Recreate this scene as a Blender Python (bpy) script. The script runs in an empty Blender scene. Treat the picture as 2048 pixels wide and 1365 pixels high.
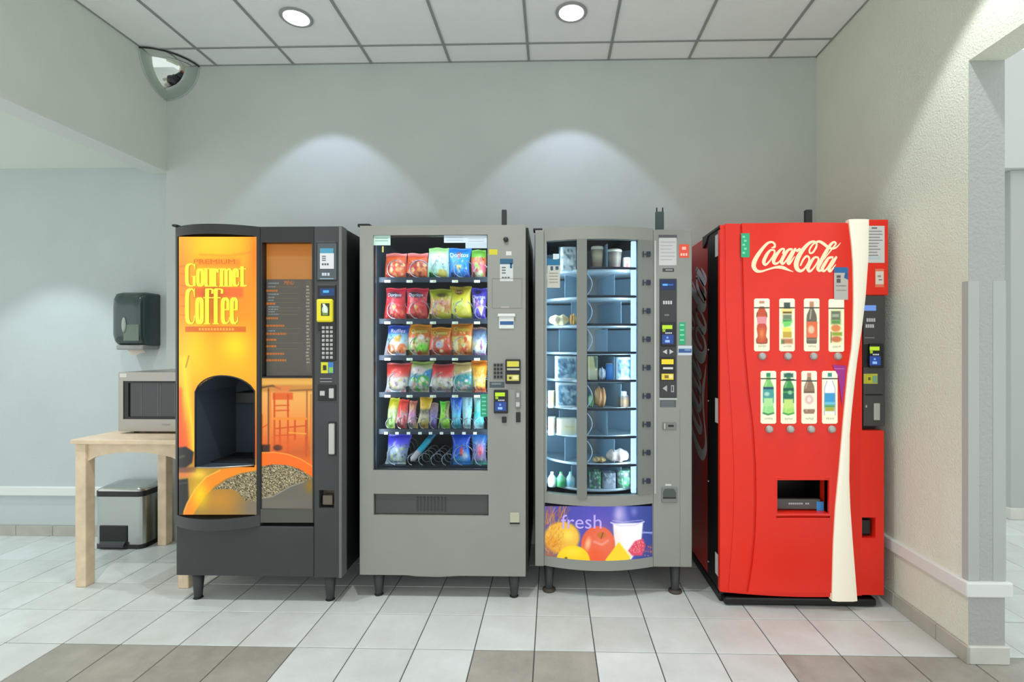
import bpy, bmesh, math, random
import numpy as np
from mathutils import Vector
random.seed(7); rng = np.random.default_rng(5)
scene = bpy.context.scene
C = scene.collection

# ------------------------------------------------------------------ camera
F, PX, PY, EYE = 1000.0, 1080.0, 690.0, 1.35      # focal length and principal point in pixels of the 2048x1365 frame
YAW = math.atan(0.025)
CO, SI = math.cos(YAW), math.sin(YAW)
cam = bpy.data.objects.new('camera', bpy.data.cameras.new('camera'))
C.objects.link(cam); scene.camera = cam
cam.location = (0, 0, EYE); cam.rotation_euler = (math.pi/2, 0, YAW)
cam.data.sensor_width = 36; cam.data.lens = F/2048*36
cam.data.shift_x = -(PX-1024)/2048; cam.data.shift_y = (PY-682.5)/2048
cam.data.clip_start = .02

# ------------------------------------------------------------------ world, exposure, large lights
w = bpy.data.worlds.new('world'); scene.world = w; w.use_nodes = True
w.node_tree.nodes['Background'].inputs[0].default_value = (.95, 1.0, .985, 1)
w.node_tree.nodes['Background'].inputs[1].default_value = 1.3
vs = scene.view_settings
vs.view_transform = 'Standard'; vs.look = 'None'; vs.exposure = 0.0; vs.gamma = 1; vs.use_curve_mapping = False

def lamp(name, kind, loc, energy, col=(1,1,1), rot=(0,0,0), **kw):
    d = bpy.data.lights.new(name, kind); d.energy = energy; d.color = col
    for k, v in kw.items(): setattr(d, k, v)
    o = bpy.data.objects.new(name, d); C.objects.link(o); o.location = loc; o.rotation_euler = rot
    return o

# ------------------------------------------------------------------ helpers
def lin(c):
    c = np.asarray(c, float)/255.0
    return np.where(c <= .04045, c/12.92, ((c+.055)/1.055)**2.4)
def L4(c): r = lin(c); return (float(r[0]), float(r[1]), float(r[2]), 1)

def at(px, py, Y):
    """pixel of the photograph -> point on the upright plane at depth Y"""
    k = (px-PX)/F; wd = Y/(CO+k*SI); u = k*wd
    return (u*CO-wd*SI, Y, EYE-(py-PY)/F*wd)

MATS = {}
def mat(name, col=(200,200,200), rough=.5, metal=0.0, emit=None, estr=1.0, bump=0, bscale=200, var=0, vscale=4, spec=.5, coat=0, alpha=None, ior=None, trans=0):
    if name in MATS: return MATS[name]
    m = bpy.data.materials.new(name); m.use_nodes = True; MATS[name] = m
    nt = m.node_tree; b = nt.nodes['Principled BSDF']
    b.inputs['Base Color'].default_value = L4(col)
    b.inputs['Roughness'].default_value = rough; b.inputs['Metallic'].default_value = metal
    b.inputs['Specular IOR Level'].default_value = spec
    if coat: b.inputs['Coat Weight'].default_value = coat; b.inputs['Coat Roughness'].default_value = .08
    if trans: b.inputs['Transmission Weight'].default_value = trans
    if ior: b.inputs['IOR'].default_value = ior
    if emit is not None:
        b.inputs['Emission Color'].default_value = L4(emit); b.inputs['Emission Strength'].default_value = estr
    if bump or var:
        g = nt.nodes.new('ShaderNodeNewGeometry')
    if bump:
        n = nt.nodes.new('ShaderNodeTexNoise'); n.inputs['Scale'].default_value = bscale; n.inputs['Detail'].default_value = 3
        nt.links.new(g.outputs['Position'], n.inputs['Vector'])
        bp = nt.nodes.new('ShaderNodeBump'); bp.inputs['Strength'].default_value = bump; bp.inputs['Distance'].default_value = .004
        nt.links.new(n.outputs['Fac'], bp.inputs['Height']); nt.links.new(bp.outputs['Normal'], b.inputs['Normal'])
    if var:
        n2 = nt.nodes.new('ShaderNodeTexNoise'); n2.inputs['Scale'].default_value = vscale; n2.inputs['Detail'].default_value = 5
        nt.links.new(g.outputs['Position'], n2.inputs['Vector'])
        r = nt.nodes.new('ShaderNodeValToRGB'); r.color_ramp.elements[0].position = .3; r.color_ramp.elements[1].position = .7
        c = np.asarray(col, float)
        r.color_ramp.elements[0].color = L4(np.clip(c*(1-var), 0, 255)); r.color_ramp.elements[1].color = L4(np.clip(c*(1+var), 0, 255))
        nt.links.new(n2.outputs['Fac'], r.inputs['Fac']); nt.links.new(r.outputs['Color'], b.inputs['Base Color'])
    return m

def print_mat(name, emit=0.0, rough=.45, base=1.0, coat=0):
    """printed surface: colours come from the mesh's own print colours"""
    if name in MATS: return MATS[name]
    m = bpy.data.materials.new(name); m.use_nodes = True; MATS[name] = m
    nt = m.node_tree; b = nt.nodes['Principled BSDF']; b.inputs['Roughness'].default_value = rough
    if coat: b.inputs['Coat Weight'].default_value = coat
    a = nt.nodes.new('ShaderNodeAttribute'); a.attribute_name = 'Col'
    if base >= 1: nt.links.new(a.outputs['Color'], b.inputs['Base Color'])
    else:
        mx = nt.nodes.new('ShaderNodeMix'); mx.data_type = 'RGBA'; mx.blend_type = 'MULTIPLY'; mx.inputs[0].default_value = 1
        nt.links.new(a.outputs['Color'], mx.inputs[6]); mx.inputs[7].default_value = (base, base, base, 1)
        nt.links.new(mx.outputs[2], b.inputs['Base Color'])
    if emit:
        nt.links.new(a.outputs['Color'], b.inputs['Emission Color']); b.inputs['Emission Strength'].default_value = emit
    return m

def glass_mat(name, tint=(255,255,255), refl=.08, rough=.02):
    if name in MATS: return MATS[name]
    m = bpy.data.materials.new(name); m.use_nodes = True; MATS[name] = m
    nt = m.node_tree; nt.nodes.clear()
    o = nt.nodes.new('ShaderNodeOutputMaterial'); mx = nt.nodes.new('ShaderNodeMixShader')
    t = nt.nodes.new('ShaderNodeBsdfTransparent'); t.inputs[0].default_value = L4(tint)
    g = nt.nodes.new('ShaderNodeBsdfGlossy'); g.inputs['Roughness'].default_value = rough; g.inputs['Color'].default_value = (1,1,1,1)
    f = nt.nodes.new('ShaderNodeFresnel'); f.inputs[0].default_value = 1.0+refl*4
    nt.links.new(f.outputs[0], mx.inputs[0]); nt.links.new(t.outputs[0], mx.inputs[1]); nt.links.new(g.outputs[0], mx.inputs[2])
    nt.links.new(mx.outputs[0], o.inputs[0])
    return m

def frost_mat(name, col, op):
    """part clear, part frosted plastic"""
    if name in MATS: return MATS[name]
    m = mat(name, col, .35); nt = m.node_tree; o = nt.nodes['Material Output']; b = nt.nodes['Principled BSDF']
    t = nt.nodes.new('ShaderNodeBsdfTransparent'); mx = nt.nodes.new('ShaderNodeMixShader'); mx.inputs[0].default_value = op
    nt.links.new(t.outputs[0], mx.inputs[1]); nt.links.new(b.outputs[0], mx.inputs[2]); nt.links.new(mx.outputs[0], o.inputs[0])
    return m

class MB:
    def __init__(s): s.v = []; s.f = []; s.mi = []; s.c = []; s.sm = []; s.n = 0
    def add(s, verts, faces, mi=0, col=None, smooth=False):
        s.v.append(np.asarray(verts, float).reshape(-1, 3))
        o = s.n
        for f in faces: s.f.append(tuple(i+o for i in f))
        k = len(s.v[-1]); s.n += k
        s.mi += [mi]*len(faces); s.sm += [smooth]*len(faces)
        if col is None: s.c.append(np.full((k, 3), .5))
        else:
            col = np.asarray(col, float); s.c.append(np.broadcast_to(col, (k, 3)).copy())
        return s
    def box(s, x0, x1, y0, y1, z0, z1, mi=0, col=None):
        if x0 > x1: x0, x1 = x1, x0
        if y0 > y1: y0, y1 = y1, y0
        if z0 > z1: z0, z1 = z1, z0
        V = [(x,y,z) for z in (z0,z1) for y in (y0,y1) for x in (x0,x1)]
        return s.add(V, [(0,2,3,1),(4,5,7,6),(0,1,5,4),(2,6,7,3),(0,4,6,2),(1,3,7,5)], mi, col)
    def bbox(s, x0, x1, y0, y1, z0, z1, r=.005, seg=2, mi=0, col=None, axes=None):
        """bevelled box; axes limits the bevel to edges running along the named axes"""
        if x0 > x1: x0, x1 = x1, x0
        if y0 > y1: y0, y1 = y1, y0
        if z0 > z1: z0, z1 = z1, z0
        bm = bmesh.new(); bmesh.ops.create_cube(bm, size=1)
        for v in bm.verts: v.co = ((x0+x1)/2+v.co.x*(x1-x0), (y0+y1)/2+v.co.y*(y1-y0), (z0+z1)/2+v.co.z*(z1-z0))
        es = list(bm.edges)
        if axes:
            es = []
            for e in bm.edges:
                d = e.verts[1].co-e.verts[0].co; a = max(range(3), key=lambda i: abs(d[i]))
                if 'xyz'[a] in axes: es.append(e)
        r = min(r, .49*min(x1-x0, y1-y0, z1-z0)) if not axes else r
        bmesh.ops.bevel(bm, geom=es, offset=r, segments=seg, affect='EDGES', profile=.5)
        s.bm(bm, mi, col, smooth=False); bm.free(); return s
    def bm(s, bm, mi=0, col=None, smooth=False):
        bm.verts.index_update()
        return s.add([tuple(v.co) for v in bm.verts], [tuple(v.index for v in f.verts) for f in bm.faces], mi, col, smooth)
    def prism(s, pts, a0, a1, axis='y', mi=0, col=None):
        """polygon pts extruded along an axis; pts are (x,z) for y, (x,y) for z, (y,z) for x"""
        n = len(pts)
        mk = {'y': lambda p, a: (p[0], a, p[1]), 'z': lambda p, a: (p[0], p[1], a), 'x': lambda p, a: (a, p[0], p[1])}[axis]
        V = [mk(p, a0) for p in pts]+[mk(p, a1) for p in pts]
        Fs = [tuple(range(n)), tuple(range(2*n-1, n-1, -1))]+[(i, n+i, n+(i+1) % n, (i+1) % n) for i in range(n)]
        return s.add(V, Fs, mi, col)
    def quad(s, a, b, c, d, mi=0, col=None): return s.add([a,b,c,d], [(0,1,2,3)], mi, col)
    def tube(s, path, r, n=6, mi=0, col=None, closed=False, caps=True):
        P = [Vector(p) for p in path]; V = []; Fs = []; m = len(P)
        up = Vector((0,0,1)); prev = None
        for i, p in enumerate(P):
            if closed: t = P[(i+1) % m]-P[i-1]
            else: t = P[min(i+1, m-1)]-P[max(i-1, 0)]
            t.normalize()
            if prev is None:
                a = up if abs(t.dot(up)) < .9 else Vector((1,0,0))
                x = t.cross(a).normalized()
            else: x = (prev-t*prev.dot(t)).normalized()
            prev = x; y = t.cross(x); rr = r[i] if hasattr(r, '__len__') else r
            V += [tuple(p+x*(rr*math.cos(2*math.pi*k/n))+y*(rr*math.sin(2*math.pi*k/n))) for k in range(n)]
        for i in range(m if closed else m-1):
            for k in range(n):
                a, b = i*n, ((i+1) % m)*n
                Fs.append((a+k, a+(k+1) % n, b+(k+1) % n, b+k))
        if caps and not closed: Fs += [tuple(range(n-1, -1, -1)), tuple((m-1)*n+k for k in range(n))]
        return s.add(V, Fs, mi, col, True)
    def lathe(s, prof, c=(0,0,0), n=20, mi=0, col=None, axis='z', sx=1, sy=1):
        """profile of (radius, height) turned about an axis through c"""
        V = []; Fs = []; cols = []
        for i, (r, h) in enumerate(prof):
            for k in range(n):
                a = 2*math.pi*k/n; p, q = r*math.cos(a)*sx, r*math.sin(a)*sy
                V.append((c[0]+p, c[1]+q, c[2]+h) if axis == 'z' else (c[0]+p, c[1]+h, c[2]+q))
                if isinstance(col, list): cols.append(col[i])
        m = len(prof)
        for i in range(m-1):
            for k in range(n):
                q = (i*n+k, i*n+(k+1) % n, (i+1)*n+(k+1) % n, (i+1)*n+k)
                Fs.append(q if axis == 'z' else q[::-1])
        Fs.append(tuple(range(n-1, -1, -1)) if axis == 'z' else tuple(range(n)))
        t = tuple((m-1)*n+k for k in range(n)); Fs.append(t if axis == 'z' else t[::-1])
        return s.add(V, Fs, mi, cols if isinstance(col, list) else col, True)
    def grid(s, P, mi=0, col=None, smooth=True, keep=None):
        """P: array (ny,nx,3) of points"""
        P = np.asarray(P, float); ny, nx = P.shape[:2]; Fs = []
        for j in range(ny-1):
            for i in range(nx-1):
                if keep is not None and not keep[j, i]: continue
                Fs.append((j*nx+i, (j+1)*nx+i, (j+1)*nx+i+1, j*nx+i+1))
        if col is not None:
            col = np.asarray(col, float)
            if col.ndim == 3: col = col.reshape(-1, 3)
        return s.add(P.reshape(-1, 3), Fs, mi, col, smooth)
    def build(s, name, mats, parent=None, loc=None):
        if not isinstance(mats, (list, tuple)): mats = [mats]
        V = np.concatenate(s.v); col = np.concatenate(s.c)
        off = np.array(WORLD.get(parent.name, (0,0,0)) if parent else (loc or (0,0,0)), float)
        me = bpy.data.meshes.new(name); me.from_pydata((V-off).tolist(), [], s.f)
        for m in mats: me.materials.append(m)
        me.polygons.foreach_set('material_index', s.mi); me.polygons.foreach_set('use_smooth', s.sm)
        if any(m.node_tree and any(n.type == 'ATTRIBUTE' for n in m.node_tree.nodes) for m in mats):
            ca = me.color_attributes.new('Col', 'FLOAT_COLOR', 'POINT')
            ca.data.foreach_set('color', np.concatenate([col, np.ones((len(col), 1))], 1).ravel())
        me.update()
        o = bpy.data.objects.new(name, me); C.objects.link(o)
        if parent: o.parent = parent; WORLD[o.name] = tuple(off)
        else: o.location = tuple(off); WORLD[o.name] = tuple(off)
        return o
WORLD = {}

def thing(name, label, cat, loc, group=None):
    o = bpy.data.objects.new(name, None); C.objects.link(o); o.location = loc; o.empty_display_size = .05
    WORLD[o.name] = tuple(loc); return tag(o, label, cat, group)
def tag(o, label, cat, group=None):
    o['label'] = label; o['category'] = cat
    if group: o['group'] = group
    return o
def structure(o, label=None):
    o['kind'] = 'structure'
    if label: o['label'] = label
    return o

TXT = {}
def text_mesh(t):
    """outline of a word in the built-in font, scaled to the unit box"""
    if t in TXT: return TXT[t]
    cu = bpy.data.curves.new('lettering', 'FONT'); cu.body = t; cu.resolution_u = 3
    ob = bpy.data.objects.new('lettering', cu); me = bpy.data.meshes.new_from_object(ob)
    V = np.array([tuple(v.co)[:2] for v in me.vertices]); Fs = [tuple(p.vertices) for p in me.polygons]
    V -= V.min(0); asp = V[:,0].max()/max(V[:,1].max(), 1e-6); V /= V.max(0)
    bpy.data.objects.remove(ob); bpy.data.curves.remove(cu); bpy.data.meshes.remove(me)
    TXT[t] = (V, Fs, asp); return TXT[t]

class Print(MB):
    """flat print laid on a surface; S maps photo pixels (px,py) and a lift in metres to a point"""
    def __init__(s, S): super().__init__(); s.S = S
    def rect(s, x0, y0, x1, y1, c, lift=.0006, n=1):
        xs = np.linspace(x0, x1, n+1)
        P = [[s.S(x, y, lift) for x in xs] for y in (y0, y1)]
        return s.grid(P, col=lin(c), smooth=False)
    def poly(s, pts, c, lift=.0006):
        return s.add([s.S(x, y, lift) for x, y in pts], [tuple(range(len(pts)-1, -1, -1))], col=lin(c))
    def disc(s, cx, cy, rx, ry, c, lift=.0006, n=20):
        return s.poly([(cx+rx*math.cos(2*math.pi*k/n), cy+ry*math.sin(2*math.pi*k/n)) for k in range(n)], c, lift)
    def text(s, t, x0, y0, x1, y1, c, lift=.0009, rot=False):
        V, Fs, a = text_mesh(t)
        P = [s.S(x0+(x1-x0)*q[0], y1+(y0-y1)*q[1], lift) for q in V] if not rot else [s.S(x0+(x1-x0)*(1-q[1]) if False else x0+(x1-x0)*(q[1]), y1+(y0-y1)*q[0], lift) for q in V]
        return s.add(P, Fs, col=lin(c))
    def stroke(s, pts, wd, c, lift=.0009, sub=6):
        """brush stroke through pts with a width per point (pixels)"""
        P = np.array([p[:2] for p in pts], float); W = np.array([p[2] if len(p) > 2 else wd for p in pts], float)
        n = len(P); out = []; ow = []
        for i in range(n-1):
            p0, p1, p2, p3 = P[max(i-1,0)], P[i], P[i+1], P[min(i+2,n-1)]
            for k in range(sub):
                t = k/sub
                out.append(.5*((2*p1)+(-p0+p2)*t+(2*p0-5*p1+4*p2-p3)*t*t+(-p0+3*p1-3*p2+p3)*t**3)); ow.append(W[i]+(W[i+1]-W[i])*t)
        out.append(P[-1]); ow.append(W[-1]); out = np.array(out); ow = np.array(ow)
        T = np.gradient(out, axis=0); T /= np.maximum(np.linalg.norm(T, axis=1, keepdims=True), 1e-9); N = np.stack([-T[:,1], T[:,0]], 1)
        A, B = out+N*ow[:,None]/2, out-N*ow[:,None]/2
        s.grid([[s.S(x, y, lift) for x, y in A], [s.S(x, y, lift) for x, y in B]], col=lin(c), smooth=False)
        for e in (0, -1):
            if ow[e] > .3: s.disc(out[e,0], out[e,1], ow[e]/2, ow[e]/2, c, lift, 10)
        return s
    def nib(s, pts, wd, th, c, lift=.0009, sub=8):
        """broad-nib stroke: the nib lies level, wd wide and th high"""
        P = np.array(pts, float); n = len(P); out = []
        for i in range(n-1):
            p0, p1, p2, p3 = P[max(i-1,0)], P[i], P[i+1], P[min(i+2,n-1)]
            for k in range(sub):
                t = k/sub; out.append(.5*((2*p1)+(-p0+p2)*t+(2*p0-5*p1+4*p2-p3)*t*t+(-p0+3*p1-3*p2+p3)*t**3))
        out.append(P[-1])
        for a, b in zip(out[:-1], out[1:]):
            q = [(p[0]+dx*wd/2, p[1]+dy*th/2) for p in (a, b) for dx, dy in ((-1,-1),(1,-1),(1,1),(-1,1))]
            s.poly(hull(q), c, lift)
        return s
    def canvas(s, cv, lift=.0004, step=1.0, keep=None):
        nx = max(2, int(round((cv.x1-cv.x0)/step))+1); ny = max(2, int(round((cv.y1-cv.y0)/step))+1)
        xs = np.linspace(cv.x0, cv.x1, nx); ys = np.linspace(cv.y0, cv.y1, ny)
        P = [[s.S(x, y, lift) for x in xs] for y in ys]
        col = lin(np.clip(cv.sample(xs, ys), 0, 255)); kp = None
        if keep:
            cx = (xs[:-1]+xs[1:])/2; cy = (ys[:-1]+ys[1:])/2
            kp = np.array([[keep(x, y) for x in cx] for y in cy])
        return s.grid(P, col=col, keep=kp)
def hull(p):
    p = sorted(set((round(a, 5), round(b, 5)) for a, b in p)); 
    def half(p):
        h = []
        for q in p:
            while len(h) >= 2 and (h[-1][0]-h[-2][0])*(q[1]-h[-2][1])-(h[-1][1]-h[-2][1])*(q[0]-h[-2][0]) <= 0: h.pop()
            h.append(q)
        return h
    a, b = half(p), half(p[::-1]); return a[:-1]+b[:-1]

class Canvas:
    """printed picture described by shapes; sampled at the corners of a fine mesh"""
    def __init__(s, x0, y0, x1, y1, base=(255,255,255)): s.x0,s.y0,s.x1,s.y1 = x0,y0,x1,y1; s.ops = []; s.base = base
    def grad(s, stops, axis='y'): s.ops.append(('grad', stops, axis)); return s
    def ell(s, cx, cy, rx, ry, c, soft=1.0, rot=0, a=1.0): s.ops.append(('ell', cx, cy, rx, ry, c, soft, rot, a)); return s
    def glow(s, cx, cy, rx, ry, c, a=1.0): s.ops.append(('glow', cx, cy, rx, ry, c, a)); return s
    def rect(s, x0, y0, x1, y1, c, soft=.6, a=1.0): s.ops.append(('rect', x0, y0, x1, y1, c, soft, a)); return s
    def poly(s, pts, c, soft=.6, a=1.0): s.ops.append(('poly', pts, c, soft, a)); return s
    def line(s, pts, wd, c, soft=.7, a=1.0): s.ops.append(('line', pts, wd, c, soft, a)); return s
    def fn(s, f): s.ops.append(('fn', f)); return s
    def sample(s, xs, ys):
        X, Y = np.meshgrid(xs, ys); A = np.empty(X.shape+(3,)); A[:] = s.base
        for o in s.ops:
            k = o[0]
            if k == 'grad':
                t = Y if o[2] == 'y' else X; ps = [q[0] for q in o[1]]
                for ch in range(3): A[..., ch] = np.interp(t, ps, [q[1][ch] for q in o[1]])
                continue
            if k == 'fn': A = o[1](X, Y, A); continue
            if k == 'ell':
                _, cx, cy, rx, ry, c, soft, rot, a = o; cr, sr = math.cos(rot), math.sin(rot)
                dx, dy = X-cx, Y-cy; u, v = dx*cr+dy*sr, -dx*sr+dy*cr
                d = (np.sqrt((u/rx)**2+(v/ry)**2)-1)*min(rx, ry); m = np.clip(.5-d/soft, 0, 1)*a
            elif k == 'glow':
                _, cx, cy, rx, ry, c, a = o; m = np.exp(-((X-cx)/rx)**2-((Y-cy)/ry)**2)*a
            elif k == 'rect':
                _, x0, y0, x1, y1, c, soft, a = o
                d = np.maximum(np.maximum(x0-X, X-x1), np.maximum(y0-Y, Y-y1)); m = np.clip(.5-d/soft, 0, 1)*a
            elif k == 'poly':
                _, pts, c, soft, a = o; P = np.array(pts, float); ins = np.zeros(X.shape, bool); dm = np.full(X.shape, 1e9)
                for i in range(len(P)):
                    (ax, ay), (bx, by) = P[i], P[(i+1) % len(P)]
                    if ay != by:
                        cnd = ((ay > Y) != (by > Y)) & (X < (bx-ax)*(Y-ay)/(by-ay)+ax); ins ^= cnd
                    t = np.clip(((X-ax)*(bx-ax)+(Y-ay)*(by-ay))/max((bx-ax)**2+(by-ay)**2, 1e-9), 0, 1)
                    dm = np.minimum(dm, np.hypot(X-ax-t*(bx-ax), Y-ay-t*(by-ay)))
                m = np.clip(.5+np.where(ins, dm, -dm)/soft, 0, 1)*a
            elif k == 'line':
                _, pts, wd, c, soft, a = o; dm = np.full(X.shape, 1e9)
                for (ax, ay), (bx, by) in zip(pts[:-1], pts[1:]):
                    t = np.clip(((X-ax)*(bx-ax)+(Y-ay)*(by-ay))/max((bx-ax)**2+(by-ay)**2, 1e-9), 0, 1)
                    dm = np.minimum(dm, np.hypot(X-ax-t*(bx-ax), Y-ay-t*(by-ay)))
                m = np.clip(.5-(dm-wd/2)/soft, 0, 1)*a
            A = A*(1-m[..., None])+np.asarray(c, float)*m[..., None]
        return A

def plane(Y, bulge=None):
    """surface mapping for prints on a front at depth Y, optionally bulging towards the viewer"""
    def S(px, py, lift=0):
        y = Y
        for _ in range(4 if bulge else 1):
            X, _, Z = at(px, py, y)
            if bulge: y = Y-bulge(X)
        return (X, y-lift, Z)
    return S

def cells(mb, xs, zs, hole, yf, yb, mi=0):
    """panel built of cells in x and z; hole(x,z) leaves cells out; yf, yb give front and back"""
    nx, nz = len(xs), len(zs); fy = yf if callable(yf) else (lambda x: yf); by = yb if callable(yb) else (lambda x: yb)
    V = [(x, fy(x), z) for z in zs for x in xs]+[(x, by(x), z) for z in zs for x in xs]; o = nx*nz; Fs = []
    full = [[not hole((xs[i]+xs[i+1])/2, (zs[j]+zs[j+1])/2) for i in range(nx-1)] for j in range(nz-1)]
    g = lambda i, j: 0 <= i < nx-1 and 0 <= j < nz-1 and full[j][i]
    for j in range(nz-1):
        for i in range(nx-1):
            if not full[j][i]: continue
            a, b, c, d = j*nx+i, j*nx+i+1, (j+1)*nx+i+1, (j+1)*nx+i
            Fs += [(a,b,c,d), (a+o,d+o,c+o,b+o)]
            if not g(i,j-1): Fs.append((b,a,a+o,b+o))
            if not g(i,j+1): Fs.append((d,c,c+o,d+o))
            if not g(i-1,j): Fs.append((a,d,d+o,a+o))
            if not g(i+1,j): Fs.append((c,b,b+o,c+o))
    return mb.add(V, Fs, mi)
def panel(mb, x0, x1, z0, z1, holes, yf, yb, mi=0, nx=0):
    xs = {x0, x1}; zs = {z0, z1}
    for h in holes: xs |= {h[0], h[1]}; zs |= {h[2], h[3]}
    if nx: xs |= set(np.linspace(x0, x1, nx+1).tolist())
    xs, zs = sorted(xs), sorted(zs)
    return cells(mb, xs, zs, lambda x, z: any(h[0] < x < h[1] and h[2] < z < h[3] for h in holes), yf, yb, mi)

# ------------------------------------------------------------------ the room
WALL_Y, ALC_Y, LEFT_X, RIGHT_X, CEIL = 3.387, 3.45, -2.665, 1.764, 3.272
HEAD, JAMB_Y, JAMB_T = 2.55, 2.166, .15
RX = RIGHT_X+JAMB_T
m_wall = mat('wall_paint', (194,201,195), .75, bump=.25, bscale=160, var=.012, vscale=3)
m_wallb = mat('textured_wallcovering', (224,227,212), .8, bump=.9, bscale=110, var=.012, vscale=3)
m_trim = mat('white_trim', (222,225,222), .5)
m_ceil = mat('ceiling_tile', (250,251,248), .9, bump=.3, bscale=350, var=.01, vscale=8)
m_tbar = mat('ceiling_grid', (150,154,150), .5)
m_grout = mat('grout', (76,76,72), .9)

def tile_mat(name, c, var, rough):
    m = mat(name, c, rough, spec=.4); nt = m.node_tree; b = nt.nodes['Principled BSDF']
    g = nt.nodes.new('ShaderNodeNewGeometry'); oi = nt.nodes.new('ShaderNodeObjectInfo')
    n = nt.nodes.new('ShaderNodeTexNoise'); n.noise_dimensions = '4D'; n.inputs['Scale'].default_value = 5; n.inputs['Detail'].default_value = 8; n.inputs['Roughness'].default_value = .65
    mul = nt.nodes.new('ShaderNodeMath'); mul.operation = 'MULTIPLY'; mul.inputs[1].default_value = 40
    nt.links.new(oi.outputs['Random'], mul.inputs[0]); nt.links.new(mul.outputs[0], n.inputs['W']); nt.links.new(g.outputs['Position'], n.inputs['Vector'])
    r = nt.nodes.new('ShaderNodeValToRGB'); r.color_ramp.elements[0].position = .3; r.color_ramp.elements[1].position = .72
    c = np.asarray(c, float); r.color_ramp.elements[0].color = L4(c*(1-var)*np.array([1,.995,.98])); r.color_ramp.elements[1].color = L4(np.clip(c*(1+var), 0, 255))
    hs = nt.nodes.new('ShaderNodeHueSaturation'); mr = nt.nodes.new('ShaderNodeMapRange'); mr.inputs[3].default_value = .95; mr.inputs[4].default_value = 1.05
    nt.links.new(oi.outputs['Random'], mr.inputs[0]); nt.links.new(mr.outputs[0], hs.inputs['Value'])
    nt.links.new(n.outputs['Fac'], r.inputs[0]); nt.links.new(r.outputs[0], hs.inputs['Color']); nt.links.new(hs.outputs[0], b.inputs['Base Color'])
    return m
m_tile = tile_mat('pale_floor_tile', (207,212,211), .05, .38)
m_tiled = tile_mat('dark_floor_tile', (156,153,145), .10, .42)

fl = structure(MB().box(-5.6, 6.2, -2.4, 7.4, -.08, -.0035).build('floor', m_grout), 'square ceramic tile floor with a band of dark tiles')
TS, TD, TX0, TY0 = .2665, .2835, -2.2115, 2.204
def tile_mesh(m, name):
    b = MB(); e = .0022; a, c = TS/2-e, TD/2-e; t = .002
    V = [(-a,-c,-.06),(a,-c,-.06),(a,c,-.06),(-a,c,-.06),(-a,-c,-t),(a,-c,-t),(a,c,-t),(-a,c,-t),(-a+t,-c+t,0),(a-t,-c+t,0),(a-t,c-t,0),(-a+t,c-t,0)]
    b.add(V, [(0,1,5,4),(1,2,6,5),(2,3,7,6),(3,0,4,7),(4,5,9,8),(5,6,10,9),(6,7,11,10),(7,4,8,11),(8,9,10,11)])
    o = b.build(name, m); me = o.data; bpy.data.objects.remove(o); return me
tl, td = tile_mesh(m_tile, 'pale_tile'), tile_mesh(m_tiled, 'dark_tile')
rest = MB()
ntile = 0
for j in range(-16, 18):
    for i in range(-13, 32):
        x, y = TX0+(i+.5)*TS, TY0+(j+.5)*TD
        if x < -5.5 or x > 6.1 or y < -2.3 or y > 7.3: continue
        dark = (j == -1 and (0 <= i <= 3 or 7 <= i <= 8 or 12 <= i <= 17)) or (j == -2 and (0 <= i <= 3 or 12 <= i <= 17))
        k = (x*CO+y*SI)/max(-x*SI+y*CO, .01)*F+PX; kb = PY+EYE*F/max(-x*SI+y*CO, .01)
        near = y > 1.3 and -120 < k < 2200 and kb < 1560 and (x < 1.9 or (x > 1.7 and k > 1960 and y < 6.5))
        if x < -2.9 and y > 3.5: near = False
        if -2.6 < x < 1.7 and y > 3.45: near = False
        if near:
            o = bpy.data.objects.new('floor_tile', td if dark else tl); C.objects.link(o); o.parent = fl; o.location = (x, y, 0); ntile += 1
        else:
            e = .0016; rest.box(x-TS/2+e, x+TS/2-e, y-TD/2+e, y+TD/2-e, -.06, 0, 1 if dark else 0)
r_ = rest.build('floor_tiles_beyond', [m_tile, m_tiled], fl); r_['kind'] = 'stuff'
print('tiles', ntile)

# walls
structure(MB().box(LEFT_X, RIGHT_X+.15, WALL_Y, WALL_Y+.25, 0, CEIL+.1).build('wall_back', m_wall), 'grey green painted back wall behind the vending machines')
structure(MB().box(-5.6, LEFT_X, ALC_Y, ALC_Y+.2, 0, HEAD+.2).build('wall_alcove', mat('alcove_paint', (190,198,199), .75, bump=.5, bscale=120, var=.012, vscale=3)), 'pale blue grey back wall of the side alcove')
m_wall_bright = mat('wall_paint_brightened', (220,227,217), .75, bump=.25, bscale=160, var=.012, vscale=3)  # lighter copy of the wall paint, standing in for ambient light here
b = MB(); b.box(LEFT_X-.16, LEFT_X, -2.4, ALC_Y+.15, HEAD+.004, CEIL+.1)
structure(MB().box(LEFT_X-.15, LEFT_X+.0005, -2.4, WALL_Y-.0005, HEAD-.005, HEAD+.004).build('trim_5', m_trim), 'pale strip under the header of the alcove')
structure(b.build('wall_left', m_wall_bright), 'upper left wall above the open alcove with a lower lip')
structure(MB().box(-5.6, LEFT_X-.16, -2.4, ALC_Y, HEAD+.05, HEAD+.15).build('ceiling_alcove', mat('alcove_ceiling_paint', (226,232,222), .8)), 'low flat painted ceiling of the alcove')
b = MB(); b.box(RIGHT_X, RX, JAMB_Y, WALL_Y+.2, 0, HEAD+.005); b.box(RIGHT_X, RX, -2.4, WALL_Y+.2, HEAD+.005, CEIL+.1)
structure(b.build('wall_right', m_wallb), 'cream textured right wall ending at an open doorway')

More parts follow.
